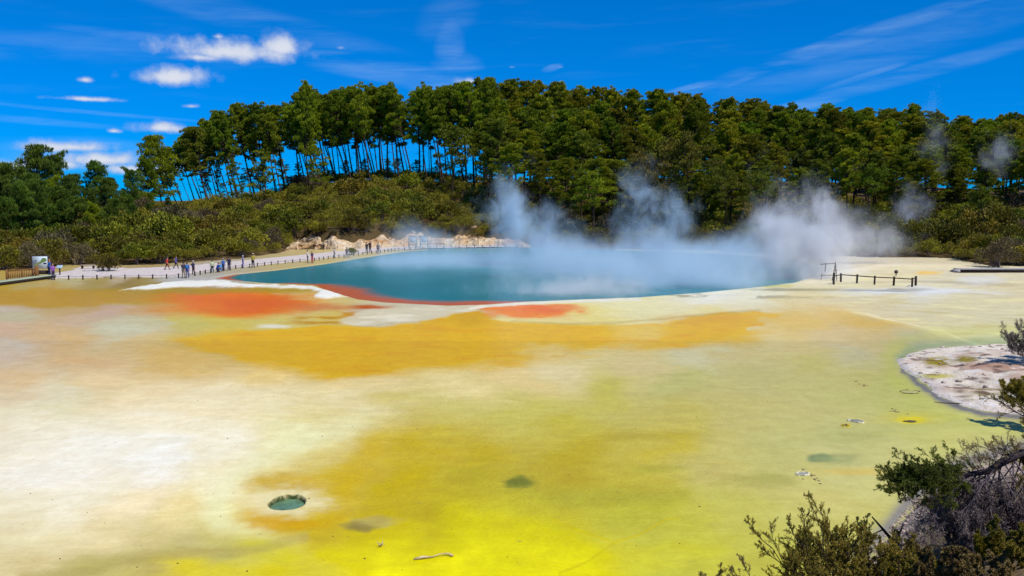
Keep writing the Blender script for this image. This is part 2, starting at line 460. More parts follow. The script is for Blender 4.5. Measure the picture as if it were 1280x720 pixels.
CP = [(20, 358, 195, 172, 105), (120, 355, 180, 156, 85), (170, 353, 158, 132, 55), (0, 366, 200, 160, 40), (-60, 372, 205, 175, 90), (60, 368, 198, 152, 8), (150, 370, 192, 152, 22), (210, 362, 165, 140, 30),
      (5, 382, 222, 205, 185), (100, 379, 196, 152, 5), (40, 378, 196, 150, 5), (160, 378, 200, 165, 55), (125, 388, 212, 182, 155), (150, 384, 210, 190, 150),
      (20, 400, 210, 196, 155), (100, 400, 220, 190, 150), (180, 400, 216, 204, 160), (230, 402, 215, 200, 110), (280, 402, 222, 200, 100), (20, 412, 222, 186, 148), (80, 412, 224, 190, 140), (160, 411, 220, 212, 175),
      (20, 428, 214, 200, 175), (100, 421, 228, 190, 120), (180, 425, 228, 195, 130), (20, 445, 222, 196, 165), (110, 450, 234, 194, 135), (200, 445, 234, 194, 110), (250, 430, 225, 185, 90),
      (20, 470, 240, 205, 150), (120, 480, 244, 214, 160), (200, 466, 238, 200, 122), (50, 495, 238, 224, 185), (100, 503, 234, 226, 185), (200, 495, 248, 226, 180), (280, 500, 252, 236, 195),
      (50, 530, 248, 236, 205), (200, 530, 253, 240, 208), (60, 560, 252, 246, 232), (160, 570, 254, 249, 236), (40, 600, 252, 244, 228), (150, 600, 254, 247, 234), (240, 560, 252, 242, 215),
      (40, 640, 252, 240, 210), (150, 640, 252, 232, 188), (230, 650, 250, 226, 162), (40, 680, 242, 226, 175), (120, 680, 242, 221, 165), (30, 714, 228, 206, 145), (120, 716, 204, 188, 105), (190, 690, 225, 205, 140),
      (300, 440, 230, 182, 62), (320, 472, 247, 215, 140), (320, 500, 251, 235, 195), (330, 550, 243, 236, 180), (300, 590, 250, 236, 200), (290, 640, 248, 242, 180), (270, 615, 251, 240, 205), (370, 510, 250, 235, 190),
      (450, 478, 247, 221, 158), (560, 474, 247, 225, 160), (640, 462, 243, 216, 150), (700, 457, 238, 220, 168), (450, 506, 246, 230, 180), (560, 502, 228, 215, 125), (640, 500, 217, 205, 95), (740, 490, 212, 200, 95),
      (850, 482, 206, 198, 120), (950, 470, 206, 195, 125), (800, 455, 225, 205, 145), (870, 448, 214, 204, 160), (900, 432, 215, 195, 130),
      (400, 530, 242, 226, 160), (470, 542, 226, 198, 70), (560, 530, 216, 192, 55), (700, 520, 212, 196, 68), (850, 520, 214, 197, 98), (950, 530, 214, 200, 118), (1050, 500, 208, 200, 118),
      (380, 562, 238, 216, 128), (460, 555, 222, 186, 8), (520, 550, 214, 184, 12), (600, 560, 208, 183, 30), (720, 560, 202, 180, 35), (850, 560, 217, 195, 60), (1000, 560, 210, 202, 120), (1100, 560, 214, 206, 130), (1200, 540, 217, 210, 118),
      (330, 600, 238, 215, 118), (430, 590, 222, 188, 10), (520, 600, 212, 184, 10), (620, 600, 198, 180, 42), (720, 590, 198, 175, 45), (800, 600, 208, 190, 62), (900, 590, 214, 197, 112), (1000, 620, 219, 207, 122), (1080, 600, 216, 207, 130),
      (320, 645, 232, 180, 5), (400, 640, 222, 185, 10), (480, 640, 208, 180, 18), (560, 650, 203, 180, 35), (700, 630, 208, 195, 52), (800, 630, 203, 195, 60), (900, 630, 212, 205, 98), (970, 650, 214, 206, 112),
      (310, 664, 237, 226, 140), (400, 660, 208, 180, 35), (480, 662, 218, 196, 8), (600, 660, 223, 210, 12), (700, 662, 230, 218, 20), (820, 650, 212, 206, 78), (900, 660, 211, 203, 96), (240, 680, 205, 190, 125), (280, 690, 205, 195, 110),
      (240, 713, 238, 216, 0), (330, 692, 228, 216, 15), (420, 700, 238, 222, 0), (500, 695, 243, 231, 0), (620, 690, 248, 236, 0), (700, 690, 244, 232, 12), (800, 678, 222, 214, 58), (880, 690, 204, 198, 80), (920, 700, 206, 201, 80),
      (195, 705, 195, 178, 105), (300, 716, 234, 216, 0), (500, 722, 248, 236, 0), (700, 722, 240, 228, 8), (820, 722, 208, 202, 70), (980, 720, 208, 203, 85), (1080, 690, 215, 210, 80), (1150, 620, 212, 206, 122),
      (1000, 400, 230, 196, 108), (1060, 400, 228, 192, 108), (1050, 416, 222, 196, 140), (1040, 432, 200, 192, 150), (1130, 424, 196, 186, 155), (1100, 442, 198, 190, 122), (1110, 462, 200, 200, 108), (1000, 450, 207, 195, 112),
      (1060, 470, 208, 198, 120), (1140, 510, 206, 204, 112), (1000, 500, 210, 198, 122),
      (1000, 372, 232, 214, 160), (1100, 372, 222, 206, 155), (1200, 382, 220, 208, 165), (1275, 402, 220, 212, 172), (1050, 338, 248, 238, 218), (1100, 328, 246, 232, 208), (1180, 330, 245, 230, 198), (1120, 345, 244, 226, 180),
      (1200, 350, 230, 218, 195), (1150, 366, 232, 230, 222), (1275, 362, 228, 212, 168), (1080, 365, 225, 215, 190), (1060, 322, 245, 235, 215), (1250, 345, 235, 222, 190), (1350, 380, 225, 212, 170), (1180, 410, 218, 205, 160), (1250, 425, 205, 205, 165),
      (900, 374, 250, 244, 226), (800, 381, 246, 234, 178), (720, 391, 244, 226, 142), (900, 386, 246, 228, 162), (950, 368, 248, 240, 210), (700, 398, 244, 224, 150),
      (150, 347, 205, 185, 150), (250, 346, 200, 192, 180), (80, 350, 205, 190, 140), (420, 395, 226, 200, 110), (350, 398, 225, 205, 120), (400, 384, 226, 200, 130), (480, 395, 215, 205, 178), (560, 390, 218, 208, 180)]
CP = np.array(CP, float); CPL = lin(CP[:, 2:])
num = np.zeros(XF.shape + (3,), np.float32); den = np.zeros(XF.shape, np.float32); qx3 = qx2.astype(np.float32); qy3 = qy2.astype(np.float32); CPL = CPL.astype(np.float32)
for (px, py), cl in zip(CP[:, :2], CPL):
    sx = 1.0 / (2.6 if py < 420 else 1.7)
    d2 = ((qx3 - np.float32(px)) * np.float32(sx)) ** 2 + (qy3 - np.float32(py)) ** 2 + np.float32(16.0 if py < 420 else (90.0 if py < 500 else 240.0))
    k = (d2 * np.float32(.01)) ** np.float32(-1.8)
    num += k[..., None] * cl; den += k
FC = num / den[..., None]
wet = np.full(XF.shape, 0.45)


NA = fbm(PX / 17, PY / 5, 4, 401); NB = fbm(PX / 17, PY / 5, 4, 411)


def over(mask, c, k=1.0):
    global FC
    m_ = np.clip(mask * k, 0, 1)[..., None]; FC = FC * (1 - m_) + lin(c) * m_


def ell(px, py, rx, ry, soft=0.5, X=None, Y=None):
    if X is None and rx < 60: X = PX + NA * rx * .45; Y = PY + NB * ry * .5
    X = qx2 if X is None else X; Y = qy2 if Y is None else Y
    return 1 - sstep(np.hypot((X - px) / rx, (Y - py) / ry), 1 - soft, 1 + soft)


streak = fbm(PX / 45, PY / 3.2, 4, 81) * 0.5 + 0.5          # deposits drawn out by the flow
GOLD = [(250, 432), (290, 420), (330, 411), (400, 407), (480, 409), (540, 402), (570, 392), (588, 387), (604, 391), (640, 403), (700, 406), (770, 405.5), (830, 401), (880, 395), (955, 389), (985, 393), (960, 404), (930, 414), (880, 425), (820, 436),
        (760, 431), (735, 440), (640, 446), (560, 450), (500, 456), (430, 470), (380, 464), (330, 452), (285, 448)]
gs = sdist(QX + fbm(PX / 40, PY / 6, 3, 91) * 10, QY + fbm(PX / 60, PY / 10, 3, 95) * 3.0, GOLD)
gmask = sstep(gs, -15, 5) * np.where(QY < 412, sstep(gs, -2.0, 1.2), 1)
gmask = gmask * (1 - 0.35 * ell(795, 418, 38, 18, 0.6)) * (1 - 0.5 * ell(690, 438, 40, 8, .6))
over(gmask, (236, 186, 0), 0.96)
over(gmask * sstep(streak, 0.5, 0.85), (224, 158, 0), 0.6)
over(ell(590, 398, 26, 9, .5), (222, 172, 5), .8)
over(ell(900, 398, 70, 5, .6), (226, 170, 0), .6)
over(ell(75, 371.5, 150, 9, .4, PX + NA * 30, PY + NB * 3), (198, 154, 0), .95); over(ell(35, 377, 60, 9, .5), (200, 156, 0), .8)
# orange and red deposits
om = ell(285, 377, 108, 17.5, 0.30) * sstep(QX, 150, 240)
over(om, (242, 126, 0), 0.97); over(ell(330, 381, 52, 11, 0.6), (228, 108, 36), 0.7); over(ell(400, 384, 40, 4.5, .7), (214, 120, 70), .7)
over(ell(215, 388, 55, 7, .8), (228, 140, 40), .5)
over(ell(290, 362, 150, 4.2, .5) * (1 - ell(285, 379, 100, 15, .2)), (182, 148, 10), .85)
over(ell(662, 387.5, 56, 10, 0.45) * sstep(PY, 379, 382), (248, 132, 0), 0.95); over(ell(690, 385, 34, 6, 0.6) * sstep(PY, 379, 381), (238, 106, 40), 0.6)
over(ell(440, 391, 55, 7, .5) * sstep(streak, 0.42, 0.62), (206, 140, 0), .85); over(ell(462, 384, 24, 2.6, .6), (196, 84, 8), .9); over(ell(400, 400, 40, 5, .5) * sstep(streak, .4, .6), (198, 140, 0), .9)
# pale sinter rims
WH = [(150, 363), (178, 358), (205, 353), (240, 350), (264, 350), (300, 354.5), (350, 357), (388, 358), (404, 362), (424, 366), (434, 371), (404, 374), (394, 371), (397, 366), (384, 361.5), (330, 359.5), (260, 358), (210, 360), (180, 362.5)]
ws = sdist(PX + fbm(XF / .9, YF / 1.6, 3, 101) * 6, PY + fbm(XF / .9, YF / 1.6, 3, 111) * 1.6, WH)
over(sstep(ws, -0.7, 0.8), (246, 244, 240), 0.96)
over(ell(232, 349, 34, 3.5, .5, PX, PY), (206, 202, 198), .9)
SHEET = [(424, 403), (452, 394), (480, 386), (540, 382.5), (612, 382), (598, 387), (560, 397), (500, 406), (450, 407)]
s2 = sdist(QX, PY + fbm(PX / 30, PY / 3, 3, 121) * 1.5, SHEET)
over(sstep(s2, -1.5, 2.0), (214, 204, 178), 0.85); over(sstep(s2, -.5, 2.5) * sstep(streak, .55, .75), (236, 228, 208), .7)
rim = [(588, 385.5), (612, 382.6), (660, 379), (720, 376.5), (800, 374)]
over(1 - sstep(pdist(PX, PY + fbm(PX / 12, PY, 3, 131) * 1.2, rim, False), 0.6, 2.4), (246, 240, 222), 0.95)
over(ell(342, 408, 20, 2.2, .5), (250, 244, 225), .95)
# crust lines on the sinter at the far side
crust = [(640, 403), (700, 406), (770, 405.5), (860, 397), (950, 389)]
over(1 - sstep(pdist(PX, PY + 1.5 + fbm(PX / 25, PY, 2, 141), crust, False), 0.4, 2.2), (196, 168, 90), 0.5)
line2 = [(1050, 386), (1085, 393), (1130, 404), (1180, 416), (1205, 426), (1225, 432)]
ld = pdist(PX, PY + fbm(XF / 1.5, YF / 3, 3, 151) * 2.5, line2, False)
over((1 - sstep(ld, 0.3, 2.0)) * sstep(PX, 1040, 1100), (250, 240, 196), 0.8)
beyond = sdist(PX, PY, [(1050, 388), (1230, 434), (1420, 428), (1420, 330), (1100, 330), (960, 355), (960, 380)])
rib = fbm(XF / 2.4 + YF / 6, YF / 1.1, 4, 161)
bey = sstep(beyond, 0, 8) * sstep(PX, 960, 1060)
over(bey, (216, 206, 182), .5)
over(bey * sstep(rib, 0.1, 0.55), (238, 228, 178), 0.7); over(bey * sstep(-rib, 0.2, 0.6), (196, 178, 122), 0.45)
over(ell(1120, 364, 95, 4.0, .5) * sstep(streak, .35, .6), (232, 234, 238), .85); over(ell(1090, 362.5, 60, 1.6, .5), (150, 148, 140), .7); over(ell(985, 362, 55, 1.8, .6), (140, 134, 100), .75)
over(ell(1200, 353, 90, 1.5, .6), (180, 170, 150), .6); over(ell(1160, 341, 18, 2.2, .6), (245, 200, 110), .8); over(ell(1225, 350, 28, 5, .5), (225, 225, 230), .6)
over(ell(900, 371, 110, 2.0, .5) * sstep(fbm(PX / 14, PY / 2, 3, 5), -0.1, .3), (120, 108, 70), .65)
over(ell(958, 357.5, 30, 2.2, .5), (200, 190, 60), .8)
# dark damp hollows, vents and tints
over(ell(650, 603, 20, 7, .4), (96, 112, 40), .8); over(ell(1025, 572.5, 16, 5.5, .4), (120, 140, 92), .9); over(ell(1050, 574, 26, 6, .7), (165, 170, 105), .7)
over(ell(955, 600, 42, 9, .7), (176, 170, 82), .6); over(ell(1060, 545, 40, 12, .8), (182, 180, 100), .5); over(ell(448, 658, 20, 6, .5), (150, 132, 72), .85); over(ell(470, 652, 26, 6, .6), (196, 180, 110), .7)
over(ell(1140, 525, 18, 4.0, .5), (248, 222, 0), .95); over(ell(1150, 522, 40, 7, .8), (226, 210, 60), .5); over(ell(1070, 590, 50, 4, .8), (232, 200, 95), .7); over(ell(820, 586, 30, 5, .8), (170, 168, 50), .5)
over(ell(760, 612, 80, 10, .8), (184, 178, 55), .55); over(ell(815, 545, 50, 6, .8), (185, 165, 40), .5)
over(ell(355, 604, 48, 13, .5) * (1 - ell(360, 626, 30, 12, .4)), (216, 172, 22), .65); over(ell(355, 655, 45, 8, .5), (224, 168, 5), .7)
over(ell(360, 627, 48, 17, .45), (240, 226, 178), .8)
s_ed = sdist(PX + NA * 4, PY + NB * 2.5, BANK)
over(np.exp(-((s_ed + 3.0) / (2.2 + 2.4 * sstep(PY, 450, 485))) ** 2) * sstep(PY, 436, 452), (96, 92, 118), 0.9)  # darker blue-purple band along the edge of the spit
over(np.exp(-((s_ed + 5) / 6.0) ** 2) * (1 - sstep(PY, 446, 466)), (150, 168, 130), 0.7)
over(np.exp(-((s_ed + 18) / 9.0) ** 2), (205, 208, 100), 0.35)
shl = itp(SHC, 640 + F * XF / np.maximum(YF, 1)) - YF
over(np.exp(-((shl + 0.5) / 1.0) ** 2) * sstep(PX, 1000, 1090), (128, 120, 140), .8)  # similar purple-grey band along the near shore
# yellow crack lines, grey-olive band and pale cream arc
over((1 - sstep(pdist(PX, PY, [(690, 648), (715, 660), (768, 678), (800, 668), (835, 648), (848, 648)], False), .3, 2.2)), (222, 200, 0), .55)
over((1 - sstep(pdist(PX, PY, [(768, 678), (735, 702), (700, 716)], False), .3, 2.5)), (214, 196, 20), .5)
bd = .8 - .8 * sstep(np.abs(pdist(PX, PY, [(30, 722), (100, 716), (160, 698), (230, 690), (290, 692), (330, 684), (380, 672)], False)), 2, 11)
over(bd, (190, 172, 96), .65)
arc = pdist(PX + NA * 10, PY + NB * 6, [(330, 676), (285, 668), (266, 640), (280, 610), (320, 578), (380, 552), (450, 528), (540, 514)], False)
over((1 - sstep(arc, 2, 26)) * .55 * (1 - sstep(PX, 420, 540)) * (1 - sstep(PY, 655, 678)), (244, 240, 190))
# brightness mottling at several scales
mot = fbm(XF / 3.0, YF / 3.0, 5, 171) * 0.035 + fbm(XF / .5, YF / .8, 3, 181) * 0.03 + (streak - .5) * 0.08
FC = np.clip(FC * (1 + mot[..., None]), 0, 1)
lum_ = (FC * np.array([.3, .6, .1])).sum(-1, keepdims=True); FC = np.clip(lum_ + (FC - lum_) * (1.02 + .08 * sstep(YF, 28, 50))[..., None], 0, 1) * np.array([1, 1.015, .97]); FC = FC * (1 - .10 * sstep(1 - FC.min(-1) / (FC.max(-1) + 1e-6), .45, .85) * sstep(FC.max(-1), 1.0, .86) * (YF < 50))[..., None]
# where a film of water lies
drym = np.clip(sstep(ws, -1, 1) + sstep(s2, -1, 2) * .7 + sstep(beyond, -2, 4) * sstep(PX, 960, 1080) * 0.8 + ell(140, 590, 230, 85, .6) * .75, 0, 1)
wet = 0.85 - 0.7 * drym
PW = [tuple(gnd(*p)[:2]) for p in POOL]
pd = sdist(XF, YF, PW)
ZF = ZF - 0.7 * sstep(pd, 0.0, 3.0)
ZF = ZF + 0.05 * np.exp(-((pd + 0.4) / 0.5) ** 2) + 0.10 * sstep(ws, -0.5, 1.5) * (pd < 0) + fbm(XF / 1.2, YF / 1.2, 3, 191) * 0.012 * (1 - wet) * 2
v0 = gnd(360, 627.5); vr = np.hypot((XF - v0[0]) / 0.47, (YF - v0[1]) / 0.56) + fbm(XF * 2, YF * 2, 2, 201) * 0.14
ZF = ZF - 0.38 * (1 - sstep(vr, 0.86, 1.02))
over(1 - sstep(vr, 0.98, 1.12), (62, 78, 44), 1.0)
rip = np.clip(ell(640, 585, 250, 70, .6, PX, PY) + .25, 0, 1) * wet
rip = rip + 0.5 * ell(700, 470, 700, 60, .6, PX, PY)
me = mesh('mineral_flat', np.stack([XF, YF, ZF], -1).reshape(-1, 3), grid_idx(*XF.shape), smooth=True)
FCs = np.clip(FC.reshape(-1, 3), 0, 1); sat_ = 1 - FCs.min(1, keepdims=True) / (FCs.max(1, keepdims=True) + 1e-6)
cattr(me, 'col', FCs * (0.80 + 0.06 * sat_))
fattr(me, 'wet', wet); fattr(me, 'rip', rip)
fm, t, b, o = M('mineral_deposits')
ca = t.attr('col'); we = t.attr('wet', 'Fac'); rp = t.attr('rip', 'Fac')
pos = t.new('ShaderNodeNewGeometry').outputs['Position']
n1 = t.noise(pos, 9.0, 5, 0.65); n2 = t.noise(t.vm('MULTIPLY', pos, (1.0, 0.55, 1)), 2.6, 5, 0.65); n3 = t.noise(pos, 31.0, 3, 0.6)
cc = t.mix(1.0, ca, t.mix(t.ss(n1, 0.25, 0.75), (0.94, 0.93, 0.90, 1), (1.04, 1.03, 1.02, 1)), 'MULTIPLY')
cc = t.mix(1.0, cc, t.mix(t.ss(n2, 0.3, 0.7), (0.96, 0.945, 0.91, 1), (1.03, 1.03, 1.03, 1)), 'MULTIPLY')
spk = t.m('MULTIPLY', t.ss(t.noise(t.vm('MULTIPLY', pos, (1.0, 1.9, 1)), 3.4, 2, 0.5), 0.70, 0.75), t.ss(n1, 0.42, 0.6))
cc = t.mix(t.m('MULTIPLY', spk, 0.55), cc, (0.16, 0.12, 0.08, 1))
st_ = t.noise(t.vm('MULTIPLY', pos, (0.8, 1.3, 1)), 1.1, 8, 0.70, 0.6)
cc = t.mix(1.0, cc, t.mix(t.ss(st_, 0.40, 0.62), (0.955, 0.935, 0.89, 1), (1.02, 1.02, 1.02, 1)), 'MULTIPLY')
t.put(b.inputs['Base Color'], cc)
t.put(b.inputs['Roughness'], t.m('MULTIPLY_ADD', we, -0.56, 0.72))
b.inputs['IOR'].default_value = 1.33
t.put(b.inputs['Specular IOR Level'], t.m('MULTIPLY_ADD', we, 0.05, 0.02))
rw = t.noise(t.vm('MULTIPLY', pos, (1.0, 1.7, 1)), 6.0, 2, 0.5, 0.8)
hgt = t.m('ADD', t.m('MULTIPLY', rw, t.m('MULTIPLY', rp, 1.5)), t.m('MULTIPLY', n3, t.m('MULTIPLY_ADD', we, -0.10, 0.14)))
bp = t.new('ShaderNodeBump'); bp.inputs['Strength'].default_value = 0.5; bp.inputs['Distance'].default_value = 0.06
t.l.new(hgt, bp.inputs['Height']); t.l.new(bp.outputs[0], b.inputs['Normal'])
tag(link('mineral_flat', me, fm), kind='structure')

# ------------------------------------------------------------------ hot pool
prow = np.arange(306, 386, 0.9)[::-1]; pcol = np.linspace(250, 1045, 330)
Yp = np.array([gnd(640, r)[1] for r in prow]); YP, CPx = np.meshgrid(Yp, pcol, indexing='ij')
XP = (CPx - 640) / F * (YP * math.cos(TH) + CAMH * math.sin(TH))
sdp = sdist(XP, YP, PW)
ppx, ppy = proj(XP, YP, 0 * XP)
Q = grid_idx(*XP.shape); keep = (sdp.ravel()[Q] > -1.2).all(1)
PVv = np.stack([XP, YP, np.full_like(XP, -0.05)], -1).reshape(-1, 3)
used = np.zeros(len(PVv), bool); Q = Q[keep]; used[Q.ravel()] = True; remap = np.cumsum(used) - 1
me = mesh('pool_water', PVv[used], remap[Q], smooth=True)
nearw = sstep(ppy, 340, 360)
dep = sdp + fbm(XP / 3, YP / 3, 3, 211) * 1.0
wid = 3.4 * nearw * np.exp(-((ppx - 450) / 90) ** 2) + 2.2 * nearw * np.exp(-((ppx - 590) / 70) ** 2) + 3.0 * np.exp(-((ppx - 270) / 25) ** 2) + .5 * nearw * np.exp(-((ppx - 930) / 60) ** 2)
teal = (1 - np.clip(wid * 1.4, 0, 1) * (1 - sstep(dep, wid * 0.55, wid * 1.5 + .02)))[..., None]
teal_c = 1.2 * lin((28, 112, 118)) * (1 + 0.12 * fbm(XP / 9, YP / 9, 3, 221)[..., None]) + lin((30, 140, 150)) * 0.25 * sstep(ppy, 345, 320)[..., None]
PC = (lin((204, 98, 40)) * (1 - teal) + teal_c * teal)
cattr(me, 'col', (PC.reshape(-1, 3) * 0.85)[used])
pm, t, b, o = M('pool_water')
t.put(b.inputs['Base Color'], t.attr('col')); b.inputs['Roughness'].default_value = 0.22; b.inputs['IOR'].default_value = 1.33; b.inputs['Specular IOR Level'].default_value = 0.2
pos = t.new('ShaderNodeNewGeometry').outputs['Position']
bp = t.new('ShaderNodeBump'); bp.inputs['Strength'].default_value = 0.35; bp.inputs['Distance'].default_value = 0.08
t.l.new(t.noise(pos, 2.2, 4, 0.55), bp.inputs['Height']); t.l.new(bp.outputs[0], b.inputs['Normal'])
tag(link('pool_water', me, pm), kind='structure')
# small vent filled with green water
vm_ = plain('vent_water', (104, 140, 104), 0.2, 0.3, 4.0, k=0.8, spec=0.12)
th = np.linspace(0, 2 * np.pi, 28, endpoint=False)
MB().poly(np.stack([v0[0] + 0.5 * np.cos(th), v0[1] + 0.6 * np.sin(th), np.full(28, -0.12)], 1)).build('vent_water', vm_)['kind'] = 'structure'

# ------------------------------------------------------------------ path behind the fence
PATH = [(64, 348.5), (130, 346.5), (205, 346.5), (226, 345), (250, 340.5), (285, 335), (330, 331), (372, 327), (408, 322.5), (450, 317.5), (490, 312.5), (530, 310), (640, 308), (660, 304), (640, 303), (540, 304), (480, 308), (440, 312),
        (395, 317), (350, 321), (300, 326), (225, 333), (160, 335.5), (118, 333), (100, 334), (62, 344)]
PTW = [tuple(gnd(*p)[:2]) for p in PATH]
gx, gy = np.meshgrid(np.arange(-62, 6, 0.5), np.arange(84, 170, 0.5), indexing='ij')
sp = sdist(gx + fbm(gx / 2, gy / 2, 3, 7) * .6, gy + fbm(gx / 2, gy / 2, 3, 8) * .6, PTW)
Q = grid_idx(*gx.shape); Q = Q[:, ::-1]; keep = (sp.ravel()[Q] > -0.5).all(1); Q = Q[keep]
Vv = np.stack([gx, gy, 0.03 + 0.03 * sstep(sp, 0, 1.0)], -1).reshape(-1, 3)
Vv[:, 2] -= 0.06 * (sp.ravel() < 0)
used = np.zeros(len(Vv), bool); used[Q.ravel()] = True; remap = np.cumsum(used) - 1
tag(link('path', mesh('path', Vv[used], remap[Q], smooth=True), plain('path_gravel', (214, 200, 190), 0.9, 0.18, 2.0, 0.4)), kind='structure')
# pale shelf of bare sinter between path and pool
# eroded bank of cream and ochre earth behind the path
cs, hs_ = np.meshgrid(np.linspace(352, 668, 460), np.linspace(-0.15, 1.0, 34), indexing='ij')
ft = itp(FOOTC, cs) - 0.6
top = sstep(cs, 352, 376) * (1 - sstep(cs, 640, 668)) * np.maximum(1.3, 2.7 + 1.5 * fbm(cs / 17., 0 * cs + .5, 3, 11))
y = ft + hs_ * 5.5; x = (cs - 640) / F * y
n = fbm(x / 2.2, hs_ * 4 + 3, 4, 13); n2 = fbm(x / .7, hs_ * 8 + 3, 3, 14); g = np.abs(fbm(x / 1.6, hs_ * 1.2, 3, 15))
yy = y + n * .8 + n2 * .2 - (.3 - g) * .9
z = np.maximum(-.3, top * np.maximum(0, hs_) ** .8 + n2 * .12 - .25 * (hs_ < 0))
q = np.clip(.35 + n * .8 + (hs_ - .3) * .8, 0, 1)[..., None]
BC = lin((236, 214, 176)) * (1 - q) + lin((206, 146, 74)) * q
BC = np.where(n2[..., None] > .28, BC * .6 + lin((250, 244, 232)) * .4, BC)
BC = np.where(g[..., None] < .07, BC * .55 + lin((120, 92, 70)) * .25, BC)
me = mesh('eroded_bank', np.stack([x, yy, z], -1).reshape(-1, 3), grid_idx(*cs.shape)[:, ::-1], smooth=True)
cattr(me, 'col', BC.reshape(-1, 3) * 0.78)
'''
for c in cs:
    ft = float(itp(FOOTC, c)) - 0.6
    env = float(sstep(np.array(c), 352, 376) * (1 - sstep(np.array(c), 640, 668)))
    top = env * (3.3 + 1.5 * float(fbm(np.array(c / 22.), np.array(0.5), 3, 11)))
    for h in hs_:
        y = ft + h * 5.5 ; x = (c - 640) / F * y
        n = float(fbm(np.array(x / 2.2), np.array(h * 4 + 3.), 4, 13)); n2 = float(fbm(np.array(x / .7), np.array(h * 8 + 3.), 3, 14))
        g = float(abs(fbm(np.array(x / 1.6), np.array(h * 1.2), 3, 15)))
        yy = y + n * 1.2 + n2 * .45 - (0.3 - g) * 1.8
        z = top * max(0.0, h) ** 0.62 + n2 * 0.28 - (0.25 if h < 0 else 0)
        BV.append((x, yy, max(-0.3, z)))
        q = np.clip(0.5 + n * 0.7 + (h - 0.3) * 0.5, 0, 1)
        cr = lin((240, 218, 180)) * (1 - q) + lin((216, 160, 88)) * q
        if n2 > 0.28: cr = cr * 0.6 + lin((250, 244, 232)) * 0.4
        if g < 0.07: cr = cr * 0.55 + lin((120, 92, 70)) * 0.25
        BC.append(cr)
me = mesh('eroded_bank', BV, grid_idx(len(cs), len(hs_))[:, ::-1], smooth=False)
'''
bm_, t, b, o = M('eroded_earth')
ca = t.attr('col'); pos = t.new('ShaderNodeNewGeometry').outputs['Position']; n1 = t.noise(pos, 1.8, 5, 0.65)
t.put(b.inputs['Base Color'], t.mix(1.0, ca, t.mix(t.ss(n1, .3, .7), (0.72, 0.62, 0.5, 1), (1.1, 1.08, 1.05, 1)), 'MULTIPLY')); b.inputs['Roughness'].default_value = 0.95
bp = t.new('ShaderNodeBump'); bp.inputs['Strength'].default_value = 1.0; bp.inputs['Distance'].default_value = 0.35
t.l.new(n1, bp.inputs['Height']); t.l.new(bp.outputs[0], b.inputs['Normal'])
tag(link('eroded_bank', me, bm_), kind='structure')

# sand spit at the right shore
BW = [tuple(gnd(*p)[:2]) for p in BANK]
gx, gy = np.meshgrid(np.arange(14, 34, 0.13), np.arange(30, 56, 0.16), indexing='ij')
s_ = sdist(gx + fbm(gx / 1.5, gy / 1.5, 4, 231) * .5, gy + fbm(gx / 1.5, gy / 1.5, 4, 232) * .6, BW)
zb = 0.02 + 0.55 * sstep(s_, -0.1, 5.5) + 0.10 * sstep(s_, -.1, .5) + fbm(gx / 1.3, gy / 1.3, 4, 233) * 0.12 * sstep(s_, 0, 1.5) + fbm(gx / .35, gy / .35, 3, 234) * 0.045 * sstep(s_, 0, .4)
zb = np.where(s_ < 0, -0.06, zb)
bpx, bpy_ = proj(gx, gy, zb)
q1 = fbm(gx / 2.2, gy / 2.2, 4, 241); q2 = fbm(gx / .5, gy / .5, 3, 242)
BC = np.broadcast_to(lin((238, 226, 206)), gx.shape + (3,)).copy()


def bo(mask, c):
    global BC
    BC = BC * (1 - np.clip(mask, 0, 1)[..., None]) + lin(c) * np.clip(mask, 0, 1)[..., None]


bo(sstep(q1, -0.1, 0.5) * .8, (206, 176, 156)); bo(ell(1235, 470, 60, 22, .6, bpx, bpy_) * sstep(q1, -.4, .3) * .9, (186, 146, 122))
bo(ell(1172, 452, 18, 6, .5, bpx, bpy_), (158, 140, 36)); bo(ell(1207, 449, 14, 4, .5, bpx, bpy_), (150, 132, 40)); bo(ell(1165, 470, 26, 3, .6, bpx, bpy_) * .9, (196, 186, 60))
bo(ell(1255, 495, 50, 14, .6, bpx, bpy_) * sstep(q2, -.1, .3) * .9, (150, 134, 70)); bo(sstep(q2, 0.32, 0.5) * .8, (110, 84, 74)); bo(sstep(-q2, 0.34, 0.5) * .7, (246, 240, 236))
bo((1 - sstep(s_, 0.05, 0.5)) * .5, (236, 228, 224))
Q = grid_idx(*gx.shape)[:, ::-1]; Q = Q[(s_.ravel()[Q] > -0.35).all(1)]
Vv = np.stack([gx, gy, zb], -1).reshape(-1, 3); used = np.zeros(len(Vv), bool); used[Q.ravel()] = True; remap = np.cumsum(used) - 1
me = mesh('sand_spit', Vv[used], remap[Q], smooth=True); cattr(me, 'col', (BC.reshape(-1, 3) * 0.95)[used])
tag(link('sand_spit', me, gm), kind='structure')


# ------------------------------------------------------------------ loose stones
def stones(name, pts, smin, smax, mat, seed):
    r = np.random.default_rng(seed); mb = MB()
    base = np.array([[-1, -1, -.6], [1, -1, -.6], [1, 1, -.6], [-1, 1, -.6], [-.7, -.7, .7], [.7, -.7, .7], [.7, .7, .7], [-.7, .7, .7]], float)
    Qs = [[3, 2, 1, 0], [4, 5, 6, 7], [0, 1, 5, 4], [1, 2, 6, 5], [2, 3, 7, 6], [3, 0, 4, 7]]
    for p in pts:
        s = smin + (smax - smin) * r.random() ** 3
        V = base * (1 + r.normal(0, .22, base.shape)) * s * 0.5 * np.array([1, .8, .6]) @ rotz(r.random() * 6.3).T
        mb.add(V + p, Qs)
    return tag(mb.build(name, mat), kind='stuff')


